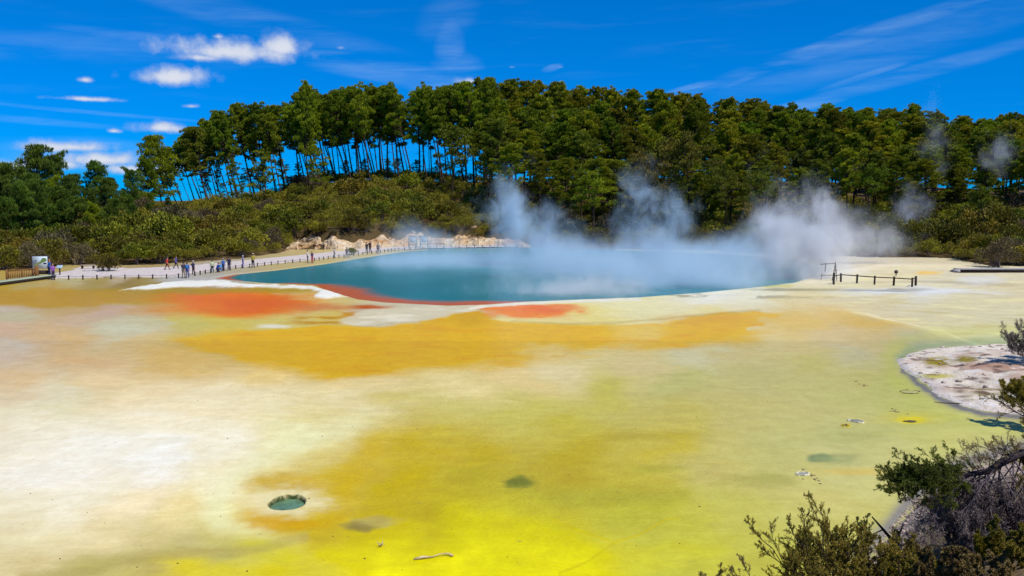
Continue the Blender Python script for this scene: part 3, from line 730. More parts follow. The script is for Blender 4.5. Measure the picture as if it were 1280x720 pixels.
stm = plain('stone', (190, 168, 152), 0.9, 0.5, 3.0)
P = []
for _ in range(900):
    x = rng.uniform(15, 30); y = rng.uniform(31, 53)
    s0 = float(sdist(np.array([x]), np.array([y]), BW)[0])
    if s0 > 0.05 and rng.random() < 0.35 + 0.65 * math.exp(-s0): P.append((x, y, 0.06 + 0.55 * float(sstep(np.array(s0), -.1, 5.5)) + .05))
o = stones('gravel', P, 0.04, 0.26, stm, 3); tag(o, 'pale loose stones strewn over the sand spit', 'gravel')
P = []
for _ in range(2600):
    c = rng.uniform(1040, 1330); sh = float(itp(SHC, c)); y = sh - abs(rng.normal(0, 2.6)) + 0.25; x = (c - 640) / F * y
    P.append((x, y, max(zt1(x, y), 0.0) + 0.01))
o = stones('gravel', P, 0.02, 0.11, stm, 4); tag(o, 'pale pinkish pebbles on the near shore below the shrubs', 'gravel')

# ------------------------------------------------------------------ foliage
def leafmat(name, c1, c2, var=0.25, trans=0.22, twig=None):
    m = bpy.data.materials.new(name); m.use_nodes = True; t = NT(m.node_tree); t.n.clear()
    o = t.new('ShaderNodeOutputMaterial')
    ti = t.attr('tint', 'Fac'); rnd = t.new('ShaderNodeObjectInfo').outputs['Random']
    c = t.mix(ti, tuple(c1) + (1,), tuple(c2) + (1,))
    h = t.new('ShaderNodeHueSaturation'); t.put(h.inputs['Color'], c)
    t.put(h.inputs['Hue'], t.m('MULTIPLY_ADD', rnd, 0.03 * var / .25, 0.5 - 0.012 * var / .25))
    r2 = t.m('FRACT', t.m('MULTIPLY', rnd, 7.31))
    t.put(h.inputs['Value'], t.m('MULTIPLY_ADD', r2, 2 * var, 1 - var))
    b = t.new('ShaderNodeBsdfPrincipled'); t.put(b.inputs['Base Color'], h.outputs[0]); b.inputs['Roughness'].default_value = 0.6
    b.inputs['Specular IOR Level'].default_value = 0.25
    tr = t.new('ShaderNodeBsdfTranslucent'); t.put(tr.inputs['Color'], h.outputs[0])
    mx = t.new('ShaderNodeMixShader'); mx.inputs[0].default_value = trans
    t.l.new(b.outputs[0], mx.inputs[1]); t.l.new(tr.outputs[0], mx.inputs[2]); t.l.new(mx.outputs[0], o.inputs['Surface'])
    return m


def kites(P, D, W, r, droop=0.0):
    """leaf blades: base P, direction*length D, half width W"""
    n = len(P); rv = r.normal(size=(n, 3)); S = np.cross(D, rv); S /= np.linalg.norm(S, axis=1, keepdims=True) + 1e-9
    S = S * np.asarray(W).reshape(-1, 1)
    mid = P + D * 0.5
    V = np.stack([P, mid + S, P + D, mid - S], 1)
    if droop: V[:, 2, 2] -= droop * np.linalg.norm(D, axis=1)
    Q = np.arange(n * 4).reshape(n, 4)
    return V.reshape(-1, 3), Q


def unit(v): return v / (np.linalg.norm(v, axis=-1, keepdims=True) + 1e-9)


bark = plain('pine_bark', (74, 56, 44), 0.95, 0.45, 3.0, 0.6)
bark_grey = plain('grey_bark', (120, 104, 100), 0.95, 0.45, 5.0, 0.4)
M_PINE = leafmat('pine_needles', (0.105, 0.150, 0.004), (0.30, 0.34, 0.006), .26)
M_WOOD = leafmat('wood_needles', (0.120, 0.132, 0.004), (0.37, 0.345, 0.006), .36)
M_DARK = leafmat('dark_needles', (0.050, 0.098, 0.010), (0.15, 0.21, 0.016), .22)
M_YOUNG = leafmat('young_needles', (0.090, 0.115, 0.006), (0.26, 0.26, 0.012), .2)
M_BRONZE = leafmat('bronze_leaves', (0.100, 0.085, 0.010), (0.24, 0.18, 0.018), .2)


def pine(seed, H, cb, rmax, lean, nl, flat=0.75, tuft=0.72, top=0.35, clump=1.0, spread=0.0, dens=40):
    """returns trunk mesh and crown mesh of a pine of height H"""
    r = np.random.default_rng(seed); mb = MB()
    n = 9; s = np.linspace(0, 1, n)
    la = r.uniform(0, 6.28)
    cx = lean * H * (s ** 1.15) + 0.75 * np.sin(s * 3.4 + la) * s; cyy = 0.5 * np.cos(s * 4 + la) * s
    sp = np.stack([cx, cyy, s * H * 0.985], 1); sp[0, 2] = -0.8
    mb.tube(sp, np.interp(s, [0, .1, .6, 1], [.32, .22, .14, .04]) * H / 22, 7)

    def at(h): return np.array([np.interp(h, s, sp[:, k]) for k in range(3)])
    cl = []
    for i in range(nl):
        h = cb + (0.985 - cb) * ((i + r.random()) / nl) ** 0.9
        u = (h - cb) / (1 - cb)
        rad = rmax * (np.interp(u, [0, .18, .45, .75, 1], [.62, 1.0, .95, .62, top])) * r.uniform(.65, 1.15)
        a = i * 2.4 + r.normal(0, .5); up = np.interp(u, [0, 1], [.12, 1.1]) + r.normal(0, .12) - spread * (1 - u)
        p0 = at(h); d = np.array([math.cos(a), math.sin(a), up]); d = d / math.hypot(d[0], d[1]) if u < .9 else d / np.linalg.norm(d)
        p1 = p0 + d * rad * .55 + np.array([0, 0, -.1 * rad]); p2 = p0 + d * rad
        mb.tube([p0, p1, p2], [.07 * H / 22 + .02 * rad, .05, .02], 4, cap=False)
        for f in (0.5, 0.78, 1.02):
            if f < .6 and u < .25 and r.random() < .5: continue
            pc = p0 + (p1 - p0) * (f / .55) if f <= .55 else p1 + (p2 - p1) * ((f - .55) / .45)
            cl.append((pc + r.normal(0, .22 * rad / 2.5, 3), clump * r.uniform(.6, 1.1) * np.interp(u, [0, .8, 1], [1, .85, .6]) * (rmax / 3.0) ** .6))
    for k in range(5): cl.append((at(.99) + np.array([r.normal(0, .5), r.normal(0, .5), r.uniform(-.5, .9)]), r.uniform(.3, .55) * clump))
    for i in range(11):                # dead stubs on the bare stem
        h = r.uniform(.25, 1) * cb; p0 = at(h); a = r.random() * 6.3; L = r.uniform(.5, 1.8)
        mb.tube([p0, p0 + np.array([math.cos(a) * L, math.sin(a) * L, r.uniform(-.2, .5)])], [.045, .012], 3, cap=False)
    PP, DD, WW, TI = [], [], [], []
    for (c, R_) in cl:
        k = int(dens * (R_ / .9) ** 1.6) + 8
        v = unit(r.normal(size=(k, 3))); v[:, 2] = np.where(v[:, 2] < -.35, -v[:, 2] * .6, v[:, 2])
        rr = r.uniform(.45, 1, (k, 1)) ** .5
        pos = c + v * rr * np.array([R_, R_, R_ * flat])
        ctint = np.clip(r.normal(.45, .22), 0, 1)
        for q in range(3):
            d = unit(v * .7 + np.array([0, 0, .85]) + r.normal(0, .38, (k, 3)))
            L = tuft * r.uniform(.6, 1.2, (k, 1))
            PP.append(pos - d * L * .25); DD.append(d * L); WW.append(np.full(k, .054) * r.uniform(.7, 1.4, k))
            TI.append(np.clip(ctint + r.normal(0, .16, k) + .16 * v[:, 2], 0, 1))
    P_ = np.vstack(PP); V, Q = kites(P_, np.vstack(DD), np.concatenate(WW), r)
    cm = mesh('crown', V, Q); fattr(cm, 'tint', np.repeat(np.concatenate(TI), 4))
    return mb.mesh('trunk', True), cm


def protos(n, seed, **kw):
    out = []
    for i in range(n):
        k = {a: (v(i) if callable(v) else v) for a, v in kw.items()}
        out.append(pine(seed + i * 13, **k))
    return out


RID = protos(7, 100, H=22, cb=lambda i: [.46, .54, .38, .60, .50, .43, .56][i], rmax=lambda i: [3.7, 3.2, 4.0, 3.4, 3.8, 3.2, 3.6][i], lean=0.0, nl=40, clump=.74, dens=84, top=.2, tuft=.62)
WOD = protos(7, 300, H=20, cb=lambda i: [.36, .28, .46, .34, .3, .42, .38][i], rmax=lambda i: [3.4, 3.7, 3.2, 3.5, 3.8, 3.2, 3.4][i], lean=0.0, nl=52, clump=.70, dens=80, top=.22, tuft=.62)
LOW = protos(4, 500, H=14, cb=lambda i: [.12, .16, .1, .2][i], rmax=lambda i: [3.6, 4.2, 3.3, 3.9][i], lean=0.0, nl=30, clump=1.15)
YNG = protos(4, 700, H=9, cb=lambda i: [.25, .2, .45, .3][i], rmax=lambda i: [2.3, 2.0, 2.8, 2.4][i], lean=0.0, nl=18, flat=.55, tuft=.42, clump=.85)
UMB = protos(3, 800, H=10, cb=lambda i: [.6, .66, .55][i], rmax=lambda i: [3.4, 3.0, 3.6][i], lean=0.0, nl=18, flat=.5, tuft=.4, top=.8, clump=.95, spread=.1)
pine_mats = {}


def tree(proto, x, y, h, h0, mat, label, group, rz, lean=0.0, leandir=math.pi, wide=1.0, name='pine_tree', cat='tree'):
    z = zt1(x, y)
    e = empty(name, (x, y, z)); s = h / h0
    e.scale = (s * wide, s * wide, s)
    e.rotation_euler = Matrix.Rotation(lean, 3, Vector((-math.sin(leandir), math.cos(leandir), 0))).to_4x4().to_euler()
    e.rotation_euler = (Matrix.Rotation(lean, 4, Vector((-math.sin(leandir), math.cos(leandir), 0))) @ Matrix.Rotation(rz, 4, 'Z')).to_euler()
    tag(e, label, cat, group)
    a = link('trunk', proto[0], bark, e)
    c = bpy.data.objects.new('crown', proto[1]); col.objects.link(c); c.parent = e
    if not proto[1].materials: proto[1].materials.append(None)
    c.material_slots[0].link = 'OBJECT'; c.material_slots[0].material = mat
    return e


TOPS = np.array([(150, 200), (180, 182), (205, 172), (240, 155), (265, 140), (300, 129), (350, 128), (372, 122), (385, 107), (400, 112), (420, 113), (450, 109), (500, 107), (545, 110), (600, 100), (640, 103), (700, 106), (760, 112), (800, 116),
                 (830, 113), (870, 120), (910, 125), (960, 130), (1010, 133), (1040, 131), (1080, 137), (1140, 131), (1170, 142), (1210, 151), (1250, 142), (1300, 138), (1400, 138)], float)


def topz(c, Y, dpy=0.0): return atd(c, float(itp(TOPS, c)) + dpy, Y)[2]


r = np.random.default_rng(42)
RL = 'tall bare-stemmed pine in the leaning row along the ridge crest'; RG = 'leaning pines along the ridge crest'
c = 226.0; k = 0
while c < 632:
    for row in range(3):
        Y = 180 + row * 9 + r.normal(0, 2.5) + (c - 200) * .01
        cc = c + r.normal(0, 3.0) + row * 5
        x = (cc - 640) / F * Y; zz = zt1(x, Y)
        lean = np.interp(cc, [200, 320, 620], [.34, .22, .05]) + r.normal(0, .06)
        h = topz(cc - lean * 120, Y, abs(r.normal(0, 9)) - 1) - zz
        nb = 'near the bushy end pine' if cc < 300 else ('between the end pines and the spired pine' if cc < 370 else ('around the spired pine' if cc < 470 else 'next to the dense wood'))
        tree(RID[k % 7], x, Y, h, 22, M_PINE, 'tall bare-stemmed ridge pine in the leaning row, ' + nb, 'ridge pines ' + nb, r.random() * 6.3, lean, math.pi, wide=np.interp(cc, [200, 640], [1.0, .92]) * (1 if row < 2 else .75) * r.uniform(.72, 1.12)); k += 1
    c += r.uniform(8, 23)
# single pines that stand out on the ridge
x, Y = (204 - 640) / F * 174, 174
tree(LOW[1], x, Y, topz(198, Y) - zt1(x, Y), 14, M_PINE, 'bushy leaning pine foliated almost to the ground at the end of the ridge row', None, .4, .08, wide=.95)
x, Y = (189 - 640) / F * 170, 170
tree(LOW[0], x, Y, atd(185, 202, Y)[2] - zt1(x, Y), 14, M_PINE, 'short bushy pine at the foot of the bushy leaning one', None, 2.4, .03, wide=.9)
x = (388 - 640) / F * 177
tree(WOD[0], x, 177, topz(386, 177, -3) - zt1(x, 177), 20, M_PINE, 'dark pine with a pointed double top rising above the ridge row', None, 1.0, .03, wide=.62)
x = (262 - 640) / F * 176
tree(RID[2], x, 176, atd(240, 158, 176)[2] - zt1(x, 176), 22, M_YOUNG, 'thick-trunked leaning pine with a yellow-green crown beside the bushy end pine', None, 2.0, .2, wide=1.25)
# small pines behind the row, filling part of the gaps between the stems
for i in range(15):
    c = 262 + i * 24 + r.uniform(-9, 9); Y = 199 + r.normal(0, 3); x = (c - 640) / F * Y
    tree(YNG[i % 4], x, Y, max(4.5, atd(c, r.uniform(198, 224), Y)[2] - zt1(x, Y)), 9, M_DARK if i % 2 else M_PINE, 'small dark pine glimpsed between the bare ridge stems', 'small pines behind the ridge row', r.random() * 6.3, wide=r.uniform(.7, 1.1))
# young pines in front of the bare stems
for (c, pt, Y, pr, mt, lb) in [(332, 192, 171, 0, M_YOUNG, 'small bright pine in front of the leaning stems, below the spired pine'), (298, 205, 172, 1, M_PINE, 'small dark pine among the leaning stems near the ridge end'),
                               (398, 186, 174, 3, M_PINE, 'small pine under the spired pine on the ridge'), (566, 166, 176, 2, M_YOUNG, 'light green young pine against the dark stems above the eroded bank'),
                               (610, 200, 172, 1, M_DARK, 'small dark pine at the top of the scrub above the steam')]:
    x = (c - 640) / F * Y; tree(YNG[pr], x, Y, atd(c, pt, Y)[2] - zt1(x, Y), 9, mt, lb, None, r.random() * 6)

WL = {0: ('front-row pine of the dense wood', 'front row of the dense wood'),
      1: ('pine in the middle of the dense wood', 'middle of the dense wood'),
      2: ('skyline pine at the back of the dense wood', 'skyline of the dense wood')}
k = 0
for ri, Y0 in enumerate([161, 172, 184, 196, 208, 221, 234]):
    c = 604.0 + r.uniform(0, 20) + (18 if ri == 0 else 0)
    while c < 1345:
        Y = Y0 + r.normal(0, 2.6); x = (c - 640) / F * Y; zz = zt1(x, Y)
        cls = 0 if ri < 2 else (1 if ri < 5 else 2)
        cap = topz(c, Y, max(0, r.normal(3, 4))) - zz
        if ri >= 5: h = cap
        else: h = min(cap - r.uniform(0, 1.5), [12.5, 14.5, 17, 18.5, 20][ri] * r.uniform(.8, 1.13))
        if h > 6:
            nb = 'above the slanting plume' if c < 710 else ('above the middle steam column' if c < 900 else ('above the big plume' if c < 1080 else 'above the boardwalk scrub')); lb, g = WL[cls]; lb += ', ' + nb; g += ' ' + nb; mt = M_WOOD if r.random() < .8 else M_PINE
            if ri < 2 and r.random() < .25: mt = M_YOUNG
            hi = ri < 3 and c < 800
            tree((RID if hi else WOD)[k % 7], x, Y, h * (1.12 if hi else 1), 22 if hi else 20, mt, lb, g, r.random() * 6.3, abs(r.normal(0, .03)), r.random() * 6, wide=r.uniform(.95, 1.2) * (20 / h) ** .35); k += 1
        c += r.uniform(4.6, 7.0) * F / Y * (0.85 if ri < 2 else 1)
# spreading trees at the foot of the wood
for (c, pt, Y, pr, mt, lb) in [(812, 203, 157, 0, M_BRONZE, 'flat-topped bronze tree at the foot of the wood above the middle plume'), (858, 183, 160, 1, M_BRONZE, 'brownish spreading tree standing higher up beside the middle plume'),
                               (905, 220, 153, 2, M_YOUNG, 'yellow-green flat-topped tree between the middle and big plumes'), (940, 222, 154, 0, M_YOUNG, 'yellow-green spreading tree just behind the big plume'),
                               (1085, 216, 152, 1, M_PINE, 'flat-topped tree behind the small wisp of steam on the slope'), (740, 225, 158, 2, M_PINE, 'small flat-topped tree between the two pool plumes'), (1225, 240, 148, 0, M_YOUNG, 'low bright spreading tree above the boardwalk scrub')]:
    x = (c - 640) / F * Y; tree(UMB[pr], x, Y, atd(c, pt, Y)[2] - zt1(x, Y), 10, mt, lb, None, r.random() * 6, name='spreading_tree')
# the low dark wood at the left
LT = np.array([(-80, 200), (0, 203), (40, 200), (60, 203), (95, 206), (112, 219), (140, 217), (165, 222), (185, 232), (225, 244)], float)
k = 0
for ri, Y0 in enumerate([136, 146, 157]):
    c = -60.0 + ri * 9
    while c < (222 if ri else 190):
        Y = Y0 + r.normal(0, 2); x = (c - 640) / F * Y; zz = zt1(x, Y)
        h = atd(c, float(itp(LT, c)) + (2 - ri) * 17 + r.normal(0, 6), Y)[2] - zz
        tree(LOW[k % 4], x, Y, h, 14, M_DARK if r.random() < .85 else M_PINE, 'dark full-crowned pine in the %s row of the low wood behind the map sign' % ('front', 'middle', 'back')[ri], 'low dark wood, %s row' % ('front', 'middle', 'back')[ri], r.random() * 6.3, wide=r.uniform(.75, .95)); k += 1
        c += r.uniform(20, 28)


# ------------------------------------------------------------------ scrub
def bush_mesh(seed, twiggy=0.0, n=2300, leaf=.19):
    r = np.random.default_rng(seed)
    lobes = [(np.array([0, 0, .45]), .55)]
    for i in range(13):
        a = r.random() * 6.3; d = r.uniform(.3, .85); lobes.append((np.array([math.cos(a) * d, math.sin(a) * d, r.uniform(.25, .95) * (1.1 - .5 * d)]), r.uniform(.24, .42)))
    PP, DD, TI = [], [], []
    for (c, R_) in lobes:
        k = int(n / 14 * (R_ / .33) ** 1.5)
        v = unit(r.normal(size=(k, 3))); v[:, 2] = np.where(v[:, 2] < -.3, -v[:, 2], v[:, 2])
        pos = c + v * R_ * r.uniform(.6, 1.05, (k, 1)); ct = np.clip(r.normal(.45, .25), 0, 1)
        d = unit(v + np.array([0, 0, .5]) + r.normal(0, .55, (k, 3))); PP.append(pos); DD.append(d * leaf * r.uniform(.5, 1.2, (k, 1)) * .6)
        TI.append(np.clip(ct + r.normal(0, .2, k) + .15 * v[:, 2], 0, 1))
    P_ = np.vstack(PP); ok = P_[:, 2] > -.02
    P_ = P_[ok]; D_ = np.vstack(DD)[ok]; T_ = np.concatenate(TI)[ok]
    V, Q = kites(P_, D_, leaf * .16 * r.uniform(.7, 1.4, len(P_)) * (1 - .55 * twiggy), r)
    mb = MB()
    for i in range(9):
        a = r.random() * 6.3; d = r.uniform(.2, .8)
        mb.tube([(0.1 * math.cos(a), .1 * math.sin(a), -.15), (d * .5 * math.cos(a), d * .5 * math.sin(a), .35), (d * math.cos(a), d * math.sin(a), .8 * (1.1 - .4 * d))], [.03, .02, .008], 4, cap=False)
    return V, Q, np.repeat(T_, 4), mb


MB_G = [leafmat('scrub_olive', (0.054, 0.048, 0.006), (0.28, 0.218, 0.014), .4, .2), leafmat('scrub_green', (0.048, 0.056, 0.005), (0.25, 0.235, 0.010), .4, .2), leafmat('scrub_brown', (0.080, 0.062, 0.024), (0.190, 0.140, 0.062), .28, .1)]
BV_ = []
for i in range(7):
    V, Q, T_, mb = bush_mesh(900 + i, 0.0 if i < 5 else .6)
    me = mesh('foliage', V, Q); fattr(me, 'tint', T_); me.materials.append(None)
    sm = mb.mesh('stems', True); BV_.append((me, sm, V, Q, T_))
SCR = []
r = np.random.default_rng(77)


def scrub_ok(x, y, c): return True


# scatter by dart throwing over the slopes
pts = []
ctop = np.array([(-100, 30), (0, 32), (100, 34), (180, 58), (300, 58), (560, 42), (640, 40), (800, 48), (950, 50), (1100, 56), (1200, 60), (1400, 66)], float)   # depth of the scrub belt behind the foot
cell = {}
for _ in range(30000):
    c = r.uniform(-70, 1360); u = r.random(); ft = float(itp(FOOTC, c)); bk = sstep(np.array(c), 356, 380) * (1 - sstep(np.array(c), 640, 665))
    y = ft + float(bk) * 1.5 + 0.8 + u * float(itp(ctop, c)); x = (c - 640) / F * y
    s = (1.6 + 2.1 * r.random() ** 1.4) * (1.0 + .12 * u)
    if u < .08: s *= .8
    if 190 < c < 620: s *= 1 - .42 * float(sstep(np.array(u), .5, .85))
    ok = True; gxk, gyk = int(x // 5.2), int(y // 5.2)
    for i in range(-1, 2):
        for j in range(-1, 2):
            for (px_, py_, ps) in cell.get((gxk + i, gyk + j), ()):
                if (px_ - x) ** 2 + (py_ - y) ** 2 < (0.64 * (s + ps)) ** 2: ok = False
    if not ok: continue
    cell.setdefault((gxk, gyk), []).append((x, y, s)); pts.append((x, y, s, c, u))
SPECIAL = [((132, 339), 1.75, 0, 'round olive bush standing out alone on the edge of the pale path'), ((1246, 334), 2.6, 5, 'big rounded brown-green bush beside the end of the boardwalk'),
           ((1272, 332), 2.4, 1, 'dark bush behind the boardwalk at the picture edge'), ((441, 318.5), .8, 1, 'small bright green bush on the path edge below the eroded bank')]


def put_bush(x, y, s, vi, mat, label, group, rz):
    e = empty('scrub_bush', (x, y, zt1(x, y) if zt1(x, y) > -.3 else 0.0)); e.scale = (s, s, s * r.uniform(.95, 1.3)); e.rotation_euler = (0, 0, rz)
    tag(e, label, 'bush', group)
    link('stems', BV_[vi][1], bark_grey, e)
    f = bpy.data.objects.new('foliage', BV_[vi][0]); col.objects.link(f); f.parent = e
    f.material_slots[0].link = 'OBJECT'; f.material_slots[0].material = mat


for (p, s, vi, lb) in SPECIAL:
    g = gnd(*p); put_bush(g[0], g[1], s, vi, MB_G[0 if vi < 5 else 2] if 'bright' not in lb else M_YOUNG, lb, None, r.random() * 6)


def hid(p):                              # ranks by how large a bush shows: near the front of the belt and close to the camera
    return -(p[2] / p[1]) * (1.0 if p[4] < .75 else .8)


for i in range(16):
    c = 372 + i * 17 + r.uniform(-7, 7); y = float(itp(FOOTC, c)) + r.uniform(1.6, 3.6); x = (c - 640) / F * y
    put_bush(x, y, r.uniform(.8, 1.5), i % 7, MB_G[0 if i % 3 else 2], 'small scrub bush hanging over the face of the eroded bank', 'bushes on the eroded bank', r.random() * 6)
pts.sort(key=hid)
sV, sQ, sT, nV = [], [], [], 0
for i, (x, y, s, c, u) in enumerate(pts):
    q = float(fbm(np.array(x / 9), np.array(y / 9), 2, 301)) + r.normal(0, .25)
    brown = q > .36; vi = (5 + i % 2) if brown else i % 5
    if i < 290:
        reg = (('at the path edge ' if u < .2 else ('low on the slope ' if u < .55 else 'high on the slope ')) + ('behind the map sign' if c < 110 else ('behind the lone round bush' if c < 205 else 'behind the crowd at the fence')), 'scrub %d %d' % (int(u > .2) + int(u > .55), int(c > 110) + int(c > 205))) if c < 365 else ((('just above the eroded bank' if u < .3 else 'high on the slope above the eroded bank'), 'scrub above the eroded bank %d' % int(u > .3)) if c < 640 else (('at the foot of the wood behind the %s' % ('slanting plume' if c < 740 else ('middle steam column' if c < 900 else 'big plume')), 'scrub behind the pool %d' % (int(c > 740) + int(c > 900))) if c < 1040 else (('low' if u < .15 else ('halfway' if u < .4 else 'high')) + ' on the slope ' + ('behind the rail fence' if c < 1150 else 'behind the grey boardwalk'), 'scrub behind the boardwalk %d %d' % (int(u > .15) + int(u > .4), int(c > 1150)))))
        kind = 'brownish twiggy scrub bush ' if brown else 'olive-green scrub bush '
        put_bush(x, y, s, vi, MB_G[2] if brown else MB_G[int(q < -.1)], kind + reg[0], ('brown ' if brown else 'green ') + reg[1], r.random() * 6.3)
    else:
        me_, sm_, V, Q, T_ = BV_[vi]
        a = r.random() * 6.3; keep = r.random(len(Q)) < .5; Qk = Q[keep]; idx = Qk.ravel()
        VV = (V[idx] * s * np.array([1, 1, 1.05])) @ rotz(a).T + np.array([x, y, zt1(x, y)])
        sV.append(VV); sT.append(np.clip(T_[idx] + (.25 if brown else 0), 0, 1)); sQ.append(np.arange(len(idx)).reshape(-1, 4) + nV); nV += len(idx)
if sV:
    me = mesh('undergrowth', np.vstack(sV), np.vstack(sQ)); fattr(me, 'tint', np.concatenate(sT))
    tag(link('undergrowth', me, MB_G[0]), 'far scrub filling the slope between the larger bushes', 'scrub', kind='stuff')
print('SCRUB', len(pts))

# ------------------------------------------------------------------ timber things
timber = plain('weathered_timber', (110, 92, 80), 0.9, 0.4, 8.0, 0.3)
timber_dk = plain('dark_timber', (62, 52, 48), 0.9, 0.4, 8.0, 0.3)
timber_brown = plain('brown_timber', (150, 104, 58), 0.85, 0.35, 6.0, 0.3)
deckm = plain('grey_deck_boards', (186, 182, 178), 0.85, 0.3, 4.0, 0.3)
deckg = plain('greenish_deck_boards', (172, 182, 150), 0.85, 0.3, 4.0, 0.3)
rope = plain('rope', (92, 78, 68), 0.95, 0.2, 10.0)


def post_mesh(h, w):
    mb = MB(); mb.box((0, 0, h / 2 - .15), (w, w, h + .3), bev=.015); return mb.mesh('post')


def fence(name, line, h, w, mat, label, rails, rail_r, sag=0.0, lower=None):
    """posts along a list of ground points, and a rail or rope from post to post"""
    e = empty(name, tuple(line[0])); tag(e, label, 'fence'); o0 = np.array(line[0]); pmsh = post_mesh(h, w)
    for i, p in enumerate(line):
        q = link('post', pmsh, mat, e, tuple(np.array(p) - o0)); q.rotation_euler = (random.uniform(-.03, .03), random.uniform(-.03, .03), random.uniform(-.2, .2))
    for zr in rails:
        for a, b_ in zip(line[:-1], line[1:]):
            a = np.array(a) - o0; b_ = np.array(b_) - o0; m_ = (a + b_) / 2
            MB().tube([a + [0, 0, zr], m_ + [0, 0, zr - sag], b_ + [0, 0, zr]], rail_r, 5).build('rail', mat if sag == 0 else rope, e)
    return e


FL = [(68, 350), (130, 349.2), (190, 348.6), (216, 348.2), (238, 346), (262, 341.2), (290, 337), (303, 335.2), (325, 333), (350, 330.2), (375, 328), (392, 326.6), (410, 324), (440, 320.6), (456, 318.6), (480, 315.8), (497, 313.4), (520, 311.8), (560, 310.3), (600, 309.6), (640, 309)]
LP = np.array([gnd(*p) for p in FL]); LP[:, 2] = 0.04
seg = np.concatenate([[0], np.cumsum(np.linalg.norm(np.diff(LP[:, :2], axis=0), axis=1))])
tt = np.arange(0, seg[-1], 1.35)
line = [np.array([np.interp(s, seg, LP[:, 0]), np.interp(s, seg, LP[:, 1]), 0.03]) for s in tt]
fence('rope_fence', line, .44, .10, timber_dk, 'low fence of short dark posts and rope between pale path and pool', [.31], .018, .03)

RF = [(1051, 352.5), (1071, 354), (1093, 355.8), (1117, 357), (1140, 358.6)]
line = [gnd(*p) for p in RF]
e = fence('rail_fence', line, .86, .14, timber_dk, 'short dark post and rail fence alone on the pale sinter', [.72], .05)
o0 = np.array(line[0])
for p in [(1042, 355.5), (1144.5, 357)]:
    g = gnd(*p); q = link('post', post_mesh(1.12 if p[0] < 1100 else .9, .16), timber_dk, e, tuple(g - o0))
g1 = gnd(1042, 355.5) - o0; MB().tube([g1 + [0, 0, .8], [0, 0, .72]], .05, 5).build('rail', timber_dk, e)
g1 = gnd(1144.5, 357) - o0; MB().tube([np.array(line[-1]) - o0 + [0, 0, .72], g1 + [0, 0, .76]], .05, 5).build('rail', timber_dk, e)

# frame of weathered sticks in the steam beside the rail fence
g = gnd(1043, 351); e = empty('stick_frame', tuple(g)); tag(e, 'thin grey frame of weathered sticks half lost in the steam by the rail fence', 'frame')
sticks = [[(0, 0, -.1), (.05, 0, 1.9)], [(.28, .1, -.1), (.05, .05, 1.85)], [(-.22, .1, -.1), (.05, .05, 1.8)], [(-1.3, .4, 1.62), (.1, 0, 1.72)], [(-.86, .3, .9), (-.84, .3, 1.78)], [(-1.2, .5, -.1), (-1.1, .5, .7)], [(-1.25, .5, .5), (.2, 0, .55)], [(-.1, .05, 1.0), (.22, .05, 1.05)]]
for s in sticks:
    s = np.array(s, float); mid = s.mean(0) + [.03, 0, .02]; MB().tube([s[0], mid, s[1]], [.04, .035, .03], 5).build('stick', timber, e)

# small round sign on a post
g = gnd(1120, 345); e = empty('round_sign', tuple(g)); tag(e, 'small dark round sign on a short post beyond the rail fence', 'sign')
MB().box((0, 0, .12), (.07, .07, .34), bev=.01).build('post', timber_dk, e)
mb = MB(); mb.tube([(0, .03, .44), (0, -.03, .44)], .2, 16); mb.build('disc', plain('dark_disc', (48, 44, 46), 0.7, .2), e)
mb = MB(); mb.box((0, -.036, .44), (.2, .006, .05)); mb.build('bar', plain('disc_bar', (120, 116, 112), .7, .2), e)


def boardwalk(name, a, b_, width, z, mat, label, planks, th=.05, skirt=.3):
    """deck from a to b (centre line), made of cross planks on two bearers"""
    a = np.array(a, float); b_ = np.array(b_, float); d = b_ - a; Ln = np.linalg.norm(d); R_ = align(np.array([d[0], d[1], 0])); ang = math.atan2(d[1], d[0])
    e = empty(name, tuple(a), ang); tag(e, label, 'boardwalk')
    pw = Ln / planks; mb = MB(); mb.box((0, 0, 0), (pw - .012, width, th), bev=.006); pmsh = mb.mesh('plank')
    for i in range(planks):
        q = link('plank', pmsh, mat, e, (pw * (i + .5), random.uniform(-.015, .015), z - th / 2 + random.uniform(-.003, .003)))
    for s in (-1, 1):
        mb = MB(); mb.box((Ln / 2, s * (width / 2 - .06), z - th - skirt / 2 - .003), (Ln - .04, .08, skirt), bev=.01); mb.build('bearer', timber_dk, e)
    for i in range(int(Ln / 2.2) + 1):
        for s in (-1, 1):
            mb = MB(); mb.box((.3 + i * 2.2, s * (width / 2 - .17), z / 2 - .12 - th), (.12, .12, z + .2), bev=.01); mb.build('stump', timber_dk, e)
    return e


a = gnd(1196, 340.5); b1 = gnd(1345, 340.0)
boardwalk('boardwalk', a, b1, 1.5, .42, deckm, 'low grey plank boardwalk with dark bearers running out at the picture edge', 110, skirt=.26)
# its ramp end, tapering to the ground
ac = gnd(1190, 340.2)
mb = MB(); mb.add([(ac[0], ac[1] - .7, .04), (a[0], a[1] - .75, .02), (a[0], a[1] - .75, .36), (ac[0], ac[1] + .75, .04), (a[0], a[1] + .75, .02), (a[0], a[1] + .75, .36)], [[0, 1, 4, 3], [0, 3, 5, 2], [1, 2, 5, 4]], [[0, 2, 1], [3, 4, 5]])
tag(mb.build('boardwalk_ramp', deckm), 'wedge-shaped timber ramp at the end of the grey boardwalk', 'ramp')
# left walkway
a = gnd(-40, 361.5); b1 = gnd(63, 347.6)
boardwalk('boardwalk', a, b1, 1.3, .34, deckg, 'pale greenish boardwalk leading to the path beside the map sign', 90, skirt=.24)
